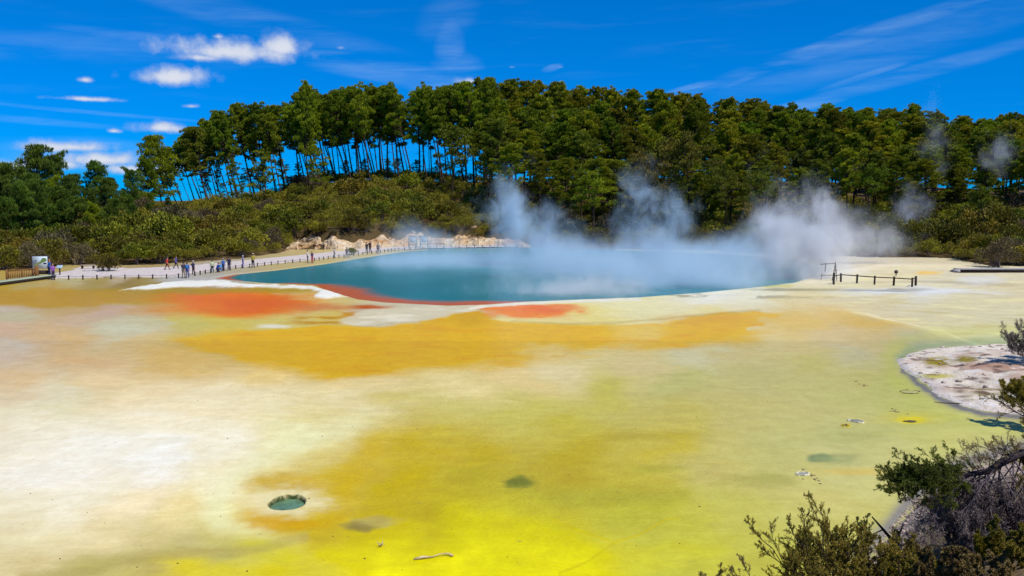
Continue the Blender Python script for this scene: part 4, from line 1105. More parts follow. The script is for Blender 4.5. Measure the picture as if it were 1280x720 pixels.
# brown barrier beside it
A = gnd(9, 350.5); B = gnd(46.5, 348.0); e = empty('timber_barrier', tuple(A)); tag(e, 'brown timber barrier with upright battens beside the greenish boardwalk', 'barrier')
d = B - A; R_ = align(d); Ln = np.linalg.norm(d); u = d / Ln
MB().box(d / 2 + [0, 0, 1.0], (Ln, .14, .1), R_, .01).build('top_rail', timber_brown, e)
MB().box(d / 2 + [0, 0, .22], (Ln, .08, .1), R_, .01).build('bottom_rail', timber_brown, e)
mb = MB(); mb.box((0, 0, .59), (.1, .03, .72)); bmsh = mb.mesh('batten')
for i in range(1, 17):
    q = link('batten', bmsh, timber_brown, e, tuple(u * Ln * i / 17)); q.rotation_euler = (0, 0, math.atan2(d[1], d[0]))
for s, hh, ww in ((0, 1.1, .16), (.5, 1.05, .14), (1, 1.28, .26)):
    MB().box(u * Ln * s + [0, 0, hh / 2 - .1], (ww, ww, hh + .2), bev=.015).build('post', timber_brown, e)

# map sign
g = gnd(51, 344.8); e = empty('map_sign', tuple(g)); tag(e, 'pale map board with a green patch on dark posts beside the path', 'sign')
SW, SH, SZ = 1.62, 1.30, 1.42
white = plain('sign_panel', (214, 226, 232), .5, .06, 2.0)
for s in (-1, 1): MB().box((s * (SW / 2 + .06), .03, 1.03), (.12, .12, 2.3), bev=.012).build('post', timber_dk, e)
pnl = MB().box((0, 0, SZ), (SW, .05, SH), bev=.006).build('panel', white, e)
MB().box((0, .02, SZ + SH / 2 + .05), (SW, .1, .08), bev=.008).build('frame', timber_dk, e)
MB().box((0, .03, .38), (SW, .06, .42), bev=.008).build('lower_board', timber_dk, e)
y0 = -.030
mb = MB(); mb.poly([(-.15, y0, 1.35), (.05, y0, 1.55), (.2, y0, 1.82), (.42, y0, 1.92), (.66, y0, 1.86), (.72, y0, 1.62), (.5, y0, 1.5), (.28, y0, 1.44), (.02, y0, 1.28)]); mb.build('map_area', plain('map_green', (112, 160, 78), .6, .2), pnl)
mb = MB(); mb.poly([(-.62, y0 - .002, 1.0), (-.5, y0 - .002, 1.28), (-.28, y0 - .002, 1.36), (-.05, y0 - .002, 1.5), (.08, y0 - .002, 1.42), (-.2, y0 - .002, 1.2), (-.42, y0 - .002, 1.02)]); mb.build('map_area', plain('map_olive', (150, 160, 92), .6, .2), pnl)
mb = MB(); mb.box((.52, y0 - .004, 1.33), (.34, .004, .14)); mb.build('map_key', plain('map_key', (52, 60, 62), .6, .1), pnl)
mb = MB(); mb.box((-.42, y0 - .004, 1.62), (.1, .004, .2)); mb.build('map_key', plain('map_mark', (70, 92, 96), .6, .1), pnl)
mb = MB(); mb.tube([(-.1, y0 - .004, 1.3), (.15, y0 - .004, 1.5), (.38, y0 - .004, 1.66), (.56, y0 - .004, 1.7)], .018, 4); mb.build('map_route', plain('map_route', (214, 190, 120), .6, .1), pnl)

# low tilted plaque in the shade of the scrub
g = gnd(75, 344.0); e = empty('plaque', (g[0], g[1] , 0)); tag(e, 'pale blue tilted plaque on a post in the dark gap beside the map sign', 'sign')
MB().box((0, 0, .4), (.1, .1, .9), bev=.01).build('post', timber_dk, e)
rx = np.array([[1, 0, 0], [0, math.cos(.7), -math.sin(.7)], [0, math.sin(.7), math.cos(.7)]])
MB().box((0, -.03, .92), (.62, .42, .04), rx, .005).build('panel', plain('plaque_blue', (168, 196, 214), .4, .1), e)
# bench
g = gnd(110, 336.5); e = empty('bench', (g[0], g[1], .04)); tag(e, 'low plank bench at the path edge beside the lone round bush', 'bench')
MB().box((0, 0, .43), (1.7, .4, .07), bev=.01).build('seat', plain('bench_plank', (205, 188, 165), .8, .2), e)
for s in (-1, 1): MB().box((s * .65, 0, .19), (.12, .3, .4), bev=.01).build('leg', timber_dk, e)

# framed viewing shelter in the steam on the far path
g = gnd(523, 309.6); e = empty('viewing_frame', (g[0], g[1], .05)); tag(e, 'open grey frame with two panels on the far path, veiled by steam', 'shelter')
fr = plain('frame_grey', (92, 104, 112), .7, .2)
for s in (-1.6, -.35, .35, 1.6): MB().box((s, 0, .95), (.14, .14, 2.1), bev=.012).build('post', fr, e)
for s in (-1, 1):
    MB().box((s * .975, 0, 1.88), (1.11, .12, .16), bev=.01).build('beam', fr, e); MB().box((s * .975, 0, .55), (1.11, .1, .14), bev=.01).build('beam', fr, e)
    MB().box((s * .975, .02, 1.28), (.9, .04, .9), bev=.005).build('panel', plain('pale_panel', (186, 200, 204), .6, .15), e)
MB().box((0, .02, 1.93), (.54, .12, .1), bev=.01).build('beam', fr, e)

# ------------------------------------------------------------------ people
skin = plain('skin', (206, 160, 130), .6, .08, 10)
hairm = {'dark': plain('dark_hair', (46, 36, 32), .7, .2, 30), 'brown': plain('brown_hair', (120, 84, 52), .7, .2, 30), 'ginger': plain('ginger_hair', (196, 120, 66), .7, .2, 30)}
cloth = {}


def clothm(c):
    if c not in cloth: cloth[c] = plain('cloth_%d_%d_%d' % c, c, .85, .18, 9.0, .2)
    return cloth[c]


def remeshed(name, mb, vox, smooth=3):
    me = mb.mesh(name); o = bpy.data.objects.new('tmp', me); col.objects.link(o)
    m_ = o.modifiers.new('r', 'REMESH'); m_.mode = 'VOXEL'; m_.voxel_size = vox
    s_ = o.modifiers.new('s', 'SMOOTH'); s_.iterations = smooth; s_.factor = .5
    dg = bpy.context.evaluated_depsgraph_get(); out = bpy.data.meshes.new_from_object(o.evaluated_get(dg)); out.name = name
    bpy.data.objects.remove(o); bpy.data.meshes.remove(me)
    out.polygons.foreach_set('use_smooth', np.ones(len(out.polygons), bool)); out.materials.clear()
    return out


def chain(mb, pts, rad, n=9):
    pts = np.array(pts, float)
    mb.tube(pts, rad, n)
    for p, q in zip(pts, rad): mb.ball(p, q * 1.0, 9, 6)


POSES = {
    'stand': dict(hip=.93, lean=(0, 0), armL=((.25, -.02, 1.13), (.27, -.1, .87)), armR=((-.25, .0, 1.13), (-.26, -.07, .87)), legL=((.11, -.01, .5), (.12, .02, .08)), legR=((-.1, -.02, .5), (-.13, .0, .08))),
    'camera': dict(hip=.93, lean=(0, -.03), armL=((.27, -.1, 1.16), (.1, -.3, 1.45)), armR=((-.27, -.1, 1.16), (-.1, -.3, 1.45)), legL=((.12, -.02, .5), (.14, .02, .08)), legR=((-.12, -.01, .5), (-.15, -.03, .08))),
    'walk': dict(hip=.91, lean=(0, -.05), armL=((.25, .1, 1.15), (.26, .1, .89)), armR=((-.25, -.1, 1.14), (-.24, -.28, .95)), legL=((.1, -.16, .52), (.1, -.3, .08)), legR=((-.1, .06, .5), (-.11, .32, .13))),
    'hips': dict(hip=.93, lean=(0, 0), armL=((.38, .05, 1.18), (.19, -.06, 1.02)), armR=((-.25, .0, 1.13), (-.26, -.07, .87)), legL=((.12, -.01, .5), (.16, .02, .08)), legR=((-.11, -.03, .5), (-.15, -.04, .08))),
    'point': dict(hip=.93, lean=(0, -.03), armL=((.36, -.2, 1.36), (.5, -.42, 1.4)), armR=((-.25, .0, 1.13), (-.26, -.07, .87)), legL=((.11, -.01, .5), (.12, .02, .08)), legR=((-.1, -.02, .5), (-.13, .0, .08))),
    'crouch': dict(hip=.42, lean=(0, -.16), armL=((.25, -.22, .66), (.12, -.42, .56)), armR=((-.25, -.22, .66), (-.12, -.42, .56)), legL=((.15, -.38, .5), (.13, -.16, .08)), legR=((-.15, -.36, .48), (-.13, -.14, .08))),
}
BODY = {}


def person_meshes(pose):
    if pose in BODY: return BODY[pose]
    q = POSES[pose]; hz = q['hip']; lx, ly = q['lean']
    hip = np.array([0, 0, hz]); wst = hip + [lx * .3, ly * .3, .16]; che = hip + [lx * .8, ly * .8, .36]; sho = hip + [lx, ly, .5]; nek = hip + [lx, ly * 1.1, .60]; hd = hip + [lx, ly * 1.2 - .02, .735]
    b = MB(); sh = MB(); tr = MB(); sho_ = MB()
    for (mb, ex) in ((b, 0.0), (sh, .018)):
        for s in (-1, 1):
            chain(mb, [hip + [s * .07, 0, .02 if ex == 0 else .05], wst + [s * .06, 0, 0], che + [s * .07, 0, 0], sho + [s * .09, 0, -.01]], np.array([.115, .105, .115, .075]) + ex)
    chain(b, [sho + [0, 0, -.02], nek, hd + [0, 0, -.04]], [.07, .052, .055])
    b.ball(hd, (.078, .096, .115), 14, 10); b.ball(hd + [0, -.03, -.06], (.055, .065, .05)); b.ball(hd + [0, -.1, -.012], (.014, .022, .022), 6, 5)
    for s in (-1, 1): b.ball(hd + [s * .08, .01, -.01], (.012, .02, .03), 6, 5)
    for s, arm in ((1, q['armL']), (-1, q['armR'])):
        S = sho + [s * .185, 0, -.035]; E = np.array(arm[0]); W = np.array(arm[1])
        chain(b, [S, (S + E) / 2, E, (E * .6 + W * .4), W], [.056, .048, .040, .038, .027])
        chain(sh, [sho + [s * .12, 0, -.01], S, S + (E - S) * .75], [.075, .07, .062])
        fd = unit(W - E); sd_ = unit(np.cross(fd, [0.3 * s, 1, .2])); pd_ = np.cross(fd, sd_)
        b.tube([W - fd * .01, W + fd * .05, W + fd * .09], [.026, .036, .034], 8); b.ball(W + fd * .06, .034, 8, 6)
        for k, (of, ln) in enumerate(((-.027, .072), (-.009, .085), (.009, .08), (.027, .06))):
            p = W + fd * .085 + sd_ * of; b.tube([p, p + fd * ln * .55, p + fd * ln + pd_ * ln * .3], [.0115, .011, .009], 6)
        p = W + fd * .03 + sd_ * .032; b.tube([p, p + fd * .035 + sd_ * .03, p + fd * .065 + sd_ * .034], [.013, .012, .010], 6)
    for s, leg in ((1, q['legL']), (-1, q['legR'])):
        Hh = hip + [s * .095, 0, -.03]; K = np.array(leg[0]); A_ = np.array(leg[1])
        chain(b, [Hh, (Hh + K) / 2, K, K * .65 + A_ * .35, A_], [.092, .078, .056, .054, .036])
        chain(tr, [Hh, (Hh + K) / 2, K, K * .5 + A_ * .5, A_ + [0, 0, .03]], [.108, .092, .074, .068, .060])
        b.tube([A_ + [0, .05, -.035], A_ + [0, -.06, -.045], A_ + [0, -.16, -.055]], [.032, .04, .028], 8)
        sho_.tube([A_ + [0, .085, -.04], A_ + [0, .0, -.03], A_ + [0, -.09, -.04], A_ + [0, -.2, -.055]], [.034, .048, .05, .026], 8); sho_.ball(A_ + [0, .02, -.01], (.048, .055, .05), 8, 6)
    chain(tr, [hip + [-.07, 0, .06], hip + [.07, 0, .06]], [.132, .132]); chain(tr, [hip + [-.07, 0, -.03], hip + [.07, 0, -.03]], [.118, .118])
    hair = MB(); hair.ball(hd + [0, .022, .03], (.088, .098, .1), 12, 8); hair.ball(hd + [0, .06, -.04], (.07, .055, .07), 10, 7)
    hat = MB(); hat.ball(hd + [0, .0, .06], (.1, .115, .075), 12, 8); hat.tube([hd + [0, -.02, .055], hd + [0, -.02, .07]], [.17, .165], 16)
    eye = MB()
    for s in (-1, 1): eye.ball(hd + [s * .03, -.085, .012], (.011, .01, .009), 6, 5)
    pack = MB(); pack.ball(che + [0, .2, .0], (.15, .1, .23), 10, 8); pack.box(che + [0, .26, -.06], (.2, .08, .16), bev=.03)
    for s in (-1, 1): pack.tube([che + [s * .1, .12, .16], che + [s * .1, 0, .18], che + [s * .1, -.13, .08], che + [s * .1, -.1, -.1], che + [s * .1, .12, -.14]], .018, 5)
    cam_ = MB(); cam_.box(hd + [0, -.2, -.02], (.12, .06, .08), bev=.01); cam_.tube([hd + [0, -.23, -.02], hd + [0, -.29, -.02]], .03, 8)
    out = dict(body=remeshed('person', b, .015, 1), shirt=remeshed('shirt', sh, .02, 2), trousers=remeshed('trousers', tr, .02, 2), shoes=remeshed('shoes', sho_, .014, 1),
               hair=hair.mesh('hair', True), hat=hat.mesh('hat', True), eyes=eye.mesh('eyes', True), backpack=pack.mesh('backpack', True), camera=cam_.mesh('camera_held'))
    BODY[pose] = out
    return out


def slot(o, mat):
    if not o.data.materials: o.data.materials.append(None)
    o.material_slots[0].link = 'OBJECT'; o.material_slots[0].material = mat


def person(px, py, hpx, pose, face, shirt, legs, label, hair='dark', hat=None, pack=None, cam_=False, z=.05, held=None):
    g = gnd(px, py, z); ms = person_meshes(pose)
    hgt = hpx * (g[1] / F); full = {'crouch': 1.27}.get(pose, 1.79); s = np.clip(hgt / full, .8, 1.06)
    o = bpy.data.objects.new('person', ms['body']); col.objects.link(o); slot(o, skin); o.location = g; o.scale = (s, s, s); o.rotation_euler = (0, 0, R(face))
    tag(o, label, 'person')
    def part(n, m, nm=None): q = bpy.data.objects.new(nm or n, ms[n]); col.objects.link(q); q.parent = o; slot(q, m)
    part('shirt', clothm(shirt)); part('trousers', clothm(legs)); part('shoes', clothm((70, 64, 62))); part('eyes', clothm((30, 26, 26)))
    part('hair', hairm[hair])
    if hat: part('hat', clothm(hat))
    if pack: part('backpack', clothm(pack))
    if cam_: part('camera', clothm((32, 32, 34)), 'handheld_camera')
    return o


# face: 0 looks towards the photographer, 180 away
person(62, 344.6, 20.5, 'point', 150, (52, 96, 168), (42, 52, 96), 'ginger-haired person in blue top looking at the map sign', 'ginger')
person(66.5, 349.2, 20, 'stand', 60, (150, 92, 186), (58, 54, 92), 'person in a purple top at the end of the rope fence', 'brown')
person(209, 337.2, 14.5, 'walk', 75, (206, 42, 36), (120, 36, 34), 'person in red walking along the back of the path')
person(220, 335.6, 14.2, 'walk', 80, (38, 64, 170), (42, 42, 66), 'person in blue walking behind the person in red', pack=(178, 150, 60))
person(229.5, 347.4, 20.5, 'camera', 170, (70, 66, 84), (160, 142, 116), 'person in a dark top and khaki trousers beside the blue backpack', cam_=True)
person(234.3, 347.2, 19.5, 'stand', 190, (52, 88, 176), (108, 100, 142), 'person with a big blue backpack standing at the fence', pack=(58, 130, 190))
person(241.8, 343.0, 17.2, 'hips', 150, (66, 62, 92), (92, 58, 62), 'person in a white sun hat and dark clothes by the fence bend', hat=(238, 236, 232))
person(265.5, 341.0, 13.5, 'stand', 200, (206, 214, 166), (58, 66, 82), 'person in a pale green top where the fence turns')
person(271.5, 340.2, 12.0, 'crouch', 140, (36, 62, 140), (44, 54, 96), 'person in dark blue crouching by the fence')
person(275.5, 339.6, 11.5, 'crouch', 200, (66, 142, 196), (60, 110, 170), 'crouching person in light blue beside the one in dark blue')
person(279.3, 338.8, 15, 'stand', 170, (70, 118, 196), (52, 56, 92), 'person in a blue top standing behind the crouching pair', hat=(176, 186, 206))
person(286.5, 338.0, 17.5, 'hips', 180, (52, 48, 72), (62, 58, 78), 'tall person in dark clothes with hand on hip')
person(303.8, 334.6, 14.5, 'stand', 120, (152, 148, 216), (146, 140, 202), 'person dressed all in pale lilac with a white hat', hat=(236, 238, 246))
person(316.3, 334.6, 18, 'camera', 165, (186, 168, 62), (58, 52, 56), 'person in a yellow top and dark trousers raising a camera', hat=(222, 206, 166), cam_=True)
person(384.6, 328.0, 15.6, 'stand', 100, (226, 224, 226), (52, 56, 62), 'person in a white top and black trousers on the far path')
person(390.2, 328.6, 14.8, 'hips', 60, (66, 52, 92), (186, 62, 72), 'person in a dark top and red trousers beside the white top')
person(418, 322.6, 12.2, 'stand', 120, (206, 206, 212), (156, 160, 168), 'person in pale clothes faint in the thin steam')
person(433.5, 322.0, 13.2, 'camera', 170, (112, 108, 106), (118, 116, 118), 'person in grey bending over a camera below the eroded bank', cam_=True)
person(458.5, 315.8, 13.0, 'stand', 200, (62, 58, 66), (70, 66, 76), 'person in charcoal at the fence below the eroded bank')
person(462.6, 315.4, 14.4, 'hips', 150, (86, 56, 62), (62, 58, 76), 'taller person in dark maroon next to the one in charcoal')
person(472.8, 317.6, 14.6, 'stand', 170, (142, 138, 142), (136, 134, 142), 'person in light grey standing apart near the viewing frame')

# ------------------------------------------------------------------ debris on the flat
drift = plain('driftwood', (206, 186, 150), .85, .35, 12.0, .4)


def wood(name, pts, rad, mat, label, cat, n=7):
    P = np.array(pts); o0 = P[0].copy()
    o = MB().tube(P - o0, rad, n).build(name, mat, smooth=True, loc=tuple(o0)); return tag(o, label, cat)


pts = [gnd(517, 699, .02), gnd(528, 696.5, .05), gnd(540, 696, .03), gnd(550, 692.5, .06), gnd(560, 692, .05), gnd(566, 694.5, .03)]
o = wood('driftwood', pts, [.02, .035, .014, .014, .022, .03], drift, 'long bleached stick lying on the bright yellow ground', 'stick')
g = gnd(476, 683.5, .0); e = empty('twig_cluster', tuple(g)); tag(e, 'small bleached twig cluster on the yellow ground above the stick', 'twigs')
for i in range(6):
    a = i * 1.05; MB().tube([(0, 0, .02), (.05 * math.cos(a), .05 * math.sin(a), .07), (.1 * math.cos(a + .2), .1 * math.sin(a + .2), .04 + .1 * (i % 2))], [.014, .01, .004], 5).build('twig', drift, e)
P = []
for _ in range(150):
    px_ = rng.uniform(-20, 1000); py_ = rng.uniform(480, 735); P.append(gnd(px_, py_, .004))
tag(stones('debris', P, .01, .055, plain('debris', (104, 84, 62), .9, .5, 4.0), 8), 'dark specks of grit strewn over the pale flat', 'grit')
sint = plain('sinter_rim', (214, 206, 172), .8, .5, 9.0, .5); sint_dk = plain('dark_crust', (92, 82, 60), .85, .4, 9.0, .5); sulf = plain('sulphur', (236, 206, 30), .8, .3, 9.0, .5)


def rimring(px, py, rx, ry, mat, label, seed, hh=.06, inner=None):
    r = np.random.default_rng(seed); g = gnd(px, py); a = np.linspace(0, 2 * np.pi, 26, endpoint=False)
    wx_ = rx / F * g[1]; wy_ = ry / F * g[1] * g[1] / CAMH
    rr = 1 + .18 * np.sin(a * 2 + r.random() * 6) + r.normal(0, .07, 26)
    P = np.stack([wx_ * np.cos(a) * rr, wy_ * np.sin(a) * rr, r.uniform(.3, 1, 26) * hh * .4], 1)
    e = empty('vent_rim', tuple(g)); tag(e, label, 'vent')
    mb = MB(); i0 = 0
    while i0 < 24:
        k = int(r.integers(3, 8)); Pk = P[i0:i0 + k + 1].copy(); Pk[:, 2] = 0
        if len(Pk) > 2: mb.tube(Pk, np.concatenate([[.3], r.uniform(.5, 1.0, len(Pk) - 2), [.3]]) * hh * .5, 6)
        i0 += k + int(r.integers(0, 3))
    mb.build('rim', mat, e, True)
    mb = MB(); mb.poly(P * np.array([.95, .95, 0]) + [0, 0, .012]); mb.build('opening', inner or sint_dk, e)
    return e


rimring(1070, 526.5, 9, 2.2, sint, 'white-rimmed vent with a dark edge, one of a pair with the yellow crust', 1, .10, plain('vent_grey', (150, 146, 120), .4, .3))
rimring(1057, 532, 4.5, 1.8, sulf, 'small yellow crusted vent beside the white-rimmed one', 2, .10)
rimring(1003, 592.5, 8, 2.5, sint, 'white crescent-rimmed vent near the shrubs, next to an orange tinge', 3, .09, plain('vent_grey2', (176, 172, 150), .4, .3))
rimring(1137, 490, 13, 2.2, sint_dk, 'thin dark-rimmed oval vent off the sand spit', 4, .08, plain('vent_grey3', (190, 184, 104), .5, .3))
rimring(1137, 527, 9, 1.0, sint_dk, 'dark slit vent in the bright yellow patch', 5, .06)
for (px, py, L_, lb, sd0) in [(1017, 598, .5, 'brown crumbly crust beside the crescent-rimmed vent', 1), (1077, 481.5, .55, 'thin brown crust flake on the green flat off the spit', 2), (1120, 514, .3, 'tiny dark crust flake between the oval vent and the yellow patch', 4)]:
    r = np.random.default_rng(sd0); g = gnd(px, py); mb = MB()
    for i in range(9): mb.ball((r.normal(0, L_ * .35), r.normal(0, L_ * .8), .0), (r.uniform(.02, .07), r.uniform(.03, .10), r.uniform(.008, .022)), 7, 5)
    tag(mb.build('crust', plain('crust_brown%d' % sd0, (140, 118, 84), .9, .4, 12), loc=tuple(g)), lb, 'crust')
pts = [gnd(1168, 502.5, .02), gnd(1180, 503.5, .03), gnd(1195, 504.0, .02), gnd(1208, 505.5, .02)]
wood('branch', pts, [.01, .02, .025, .03], timber, 'thin dark stick reaching into the water from the sand spit', 'stick')


# ------------------------------------------------------------------ near shrubs
def grow(spec, seed):
    """branches and leaves of a woody shrub; spec: stems list of (start, dir, length, radius)"""
    r = np.random.default_rng(seed); mb = MB(); LPp, LDd = [], []

    def br(p, d, L, rad, lev, up):
        n = 6 if lev < 2 else 4
        P = [np.array(p, float)]; d = unit(np.array(d, float)); step = L / (n - 1); D_ = [d]
        for i in range(n - 1):
            d = unit(d + r.normal(0, spec['wig'] * (1 + .3 * lev), 3) + np.array([0, 0, up])); P.append(P[-1] + d * step); D_.append(d)
        P = np.array(P); mb.tube(P, np.linspace(rad, rad * .35, n), 6 if lev == 0 else (4 if lev == 1 else 3), cap=False)
        if lev < spec['lev']:
            k = spec['kids'][lev]
            for i in range(k):
                f = spec['from'] + (1 - spec['from']) * (i + r.random()) / k; j = f * (n - 1); i0 = min(int(j), n - 2); q = P[i0] + (P[i0 + 1] - P[i0]) * (j - i0)
                side = unit(np.cross(D_[i0], r.normal(size=3))); ang = spec['ang'] * r.uniform(.6, 1.3)
                br(q, D_[i0] * math.cos(ang) + side * math.sin(ang), L * spec['ratio'] * r.uniform(.6, 1.15) * (1.15 - .5 * f), rad * .5, lev + 1, spec['up'])
        if lev >= spec['leaflev']:
            k = spec['leaves']; f = r.random(k) ** .8; j = f * (n - 1); i0 = np.minimum(j.astype(int), n - 2)
            q = P[i0] + (P[i0 + 1] - P[i0]) * (j - i0)[:, None]; dd = np.array(D_)[i0]
            LPp.append(q); LDd.append(unit(dd * spec.get('along', .8) + r.normal(0, .5, (k, 3))) * spec['leaf'] * r.uniform(.6, 1.3, (k, 1)))
    for (p, d, L, rad) in spec['stems']: br(p, d, L, rad, 0, spec['up'])
    sm = mb.mesh('branches', True); fm_ = None
    if LPp:
        P_ = np.vstack(LPp); D_ = np.vstack(LDd); V, Q = kites(P_, D_, spec['leaf'] * spec['wid'] * r.uniform(.7, 1.3, len(P_)), r)
        fm_ = mesh('foliage', V, Q); nz = fbm(P_[:, 0] * 2.2 + 7, P_[:, 2] * 2.2 + P_[:, 1], 2, 9) * .5 + .45
        fattr(fm_, 'tint', np.repeat(np.clip(nz + r.normal(0, .18, len(P_)), 0, 1), 4))
    return sm, fm_


def shrub(name, base, spec, seed, mstem, mleaf, label):
    e = empty(name, tuple(base)); tag(e, label, 'shrub'); sm, fm_ = grow(spec, seed)
    link('branches', sm, mstem, e)
    if fm_ is not None: link('foliage', fm_, mleaf, e)
    return e


SH_OLIVE = leafmat('shrub_olive', (0.12, 0.105, 0.012), (0.44, 0.33, 0.05), .05, .25)
SH_BROWN = leafmat('shrub_brown', (0.17, 0.115, 0.042), (0.44, 0.32, 0.11), .05, .2)
SH_DARK = leafmat('shrub_dark', (0.060, 0.085, 0.008), (0.25, 0.27, 0.026), .05, .25)
SH_YEL = leafmat('shrub_yellow', (0.13, 0.115, 0.009), (0.38, 0.29, 0.02), .05, .25)
SH_DEAD = leafmat('dead_twigs', (0.110, 0.082, 0.076), (0.26, 0.20, 0.18), .05, .05)
stem_dk = plain('dark_stem', (58, 48, 50), .95, .4, 20.0, .3); stem_gr = plain('grey_stem', (118, 104, 106), .95, .4, 20.0, .3)


def fan(n, L, rad, spread, r, lean=(0, 0), z0=0.0):
    out = []
    for i in range(n):
        a = i * 2.4 + r.normal(0, .3); s = spread * math.sqrt((i + .5) / n)
        out.append(((.12 * math.cos(a), .12 * math.sin(a), z0), (math.cos(a) * s + lean[0], math.sin(a) * s + lean[1], 1.0), L * r.uniform(.75, 1.1), rad))
    return out


r = np.random.default_rng(5)


def onbank(px, Y): x = (px - 640) / F * Y; return np.array([x, Y, zt1(x, Y) - .05])


base = dict(lev=3, kids=[8, 7, 6], ratio=.44, ang=.5, wig=.09, up=.06, leaflev=2, leaves=17, leaf=.030, wid=.13)
base['from'] = .25
B0 = onbank(1056, 13.6); H0 = atd(1020, 640, 13.6)[2] - B0[2]
shrub('tea_tree_shrub', B0, dict(base, stems=fan(15, H0 * .8, .018, .42, r, (-.10, 0))), 11, stem_dk, SH_OLIVE, 'olive tea-tree shrub with upright sprays at the bottom edge, beside the bare dead branch')
B0 = onbank(990, 12.6); H0 = atd(985, 690, 12.6)[2] - B0[2]
shrub('tea_tree_shrub', B0, dict(base, stems=fan(9, H0 * .82, .014, .7, r, (-.1, 0)), leaves=12), 12, stem_dk, SH_BROWN, 'low brownish shrub in front of the olive tea-tree shrub')
B0 = onbank(1092, 12.4); H0 = atd(1075, 668, 12.4)[2] - B0[2]
shrub('tea_tree_shrub', B0, dict(base, stems=fan(11, H0 * .82, .016, .6, r)), 13, stem_dk, SH_OLIVE, 'dark olive shrub at the foot of the bare dead branch')
B0 = onbank(1160, 12.2); H0 = atd(1160, 690, 12.2)[2] - B0[2]
shrub('tea_tree_shrub', B0, dict(base, stems=fan(10, H0 * .82, .014, .7, r)), 14, stem_dk, SH_YEL, 'low yellow-olive shrub between the dead branch and the dark tree')
B0 = onbank(1262, 11.6); H0 = atd(1262, 668, 11.6)[2] - B0[2]
shrub('tea_tree_shrub', B0, dict(base, stems=fan(11, H0 * .82, .016, .5, r)), 15, stem_dk, SH_YEL, 'yellow-olive shrub in the bottom corner under the dark tree')
# bare forked branch
pb = [atd(1138, 735, 13.2), atd(1131, 706, 13.2), atd(1120, 681, 13.2), atd(1104, 662, 13.2), atd(1090, 646, 13.2)]
e = empty('dead_branch', tuple(pb[0])); tag(e, 'bare dark forked branch standing in front of the pebbly shore', 'branch'); o0 = pb[0]
MB().tube(np.array(pb) - o0, [.05, .04, .032, .02, .01], 7).build('stem', stem_dk, e, True)
MB().tube(np.array([pb[2], atd(1124, 668, 13.1), atd(1129, 655, 13.1)]) - o0, [.022, .016, .007], 6).build('fork', stem_dk, e, True)
MB().tube(np.array([pb[3], atd(1090, 668, 13.3), atd(1078, 652, 13.3)]) - o0, [.012, .009, .004], 5).build('fork', stem_dk, e, True)
# the dark leaning tree at the right edge
TB = onbank(1335, 13.0)
tp = [TB, atd(1325, 700, 13.0), atd(1305, 620, 13.0), atd(1278, 566, 13.0), atd(1252, 578, 12.9), atd(1236, 589, 12.9), atd(1205, 594, 12.8), atd(1170, 600, 12.8), atd(1140, 606, 12.8)]
e = empty('leaning_tree', tuple(TB)); tag(e, 'dark leaning tea-tree reaching a leafy branch over the flat from the picture edge', 'tree')
P = np.array(tp) - TB
MB().tube(P, [.12, .11, .09, .075, .06, .05, .035, .022, .012], 8).build('trunk', stem_dk, e, True)
spec = dict(base, lev=2, kids=[7, 6, 4], ratio=.5, ang=.6, wig=.12, up=.03, leaflev=1, leaves=24, leaf=.030, wid=.12)
st = []
for i in range(64):
    f = 5.2 + 2.8 * r.random() ** .8; i0 = min(int(f), 7); q = P[i0] + (P[i0 + 1] - P[i0]) * (f - i0)
    st.append((q, (-1.0 + r.normal(0, .25), r.normal(0, .4), r.normal(-.10, .30)), r.uniform(.28, .58), .005))
sm, fm_ = grow(dict(spec, stems=st), 21); link('branches', sm, stem_dk, e); link('leafy_spray', fm_, SH_DARK, e)
st = []
for i in range(26):                    # leafless hanging twigs
    f = r.uniform(2.2, 6.0); i0 = min(int(f), 7); q = P[i0] + (P[i0 + 1] - P[i0]) * (f - i0)
    st.append((q, (-.45 + r.normal(0, .5), r.normal(0, .5), -.75 + r.normal(0, .3)), r.uniform(.7, 1.5), .012))
sm, fm_ = grow(dict(spec, stems=st, lev=3, kids=[8, 6, 4], up=-.08, leaflev=3, leaves=5, leaf=.06, wid=.06), 22); link('dead_twigs', sm, stem_gr, e); link('twig_tips', fm_, SH_DEAD, e)
st = []
for i in range(12):
    f = r.uniform(3.0, 5.5); i0 = min(int(f), 7); q = P[i0] + (P[i0 + 1] - P[i0]) * (f - i0)
    st.append((q, (-.5 + r.normal(0, .4), r.normal(0, .4), .6 + r.normal(0, .3)), r.uniform(.3, .6), .008))
sm, fm_ = grow(dict(spec, stems=st, leaves=6), 23); link('branches', sm, stem_gr, e); link('foliage', fm_, SH_BROWN, e)
st = []
for i in range(16):
    q = np.array(atd(1300 + r.normal(0, 14), 545 + r.normal(0, 22), 13.2)) - TB
    st.append((q, (-.5 + r.normal(0, .4), r.normal(0, .5), .1 + r.normal(0, .5)), r.uniform(.35, .7), .01))
sm, fm_ = grow(dict(spec, stems=st, leaves=18), 24); link('branches', sm, stem_dk, e); link('foliage', fm_, SH_OLIVE, e)
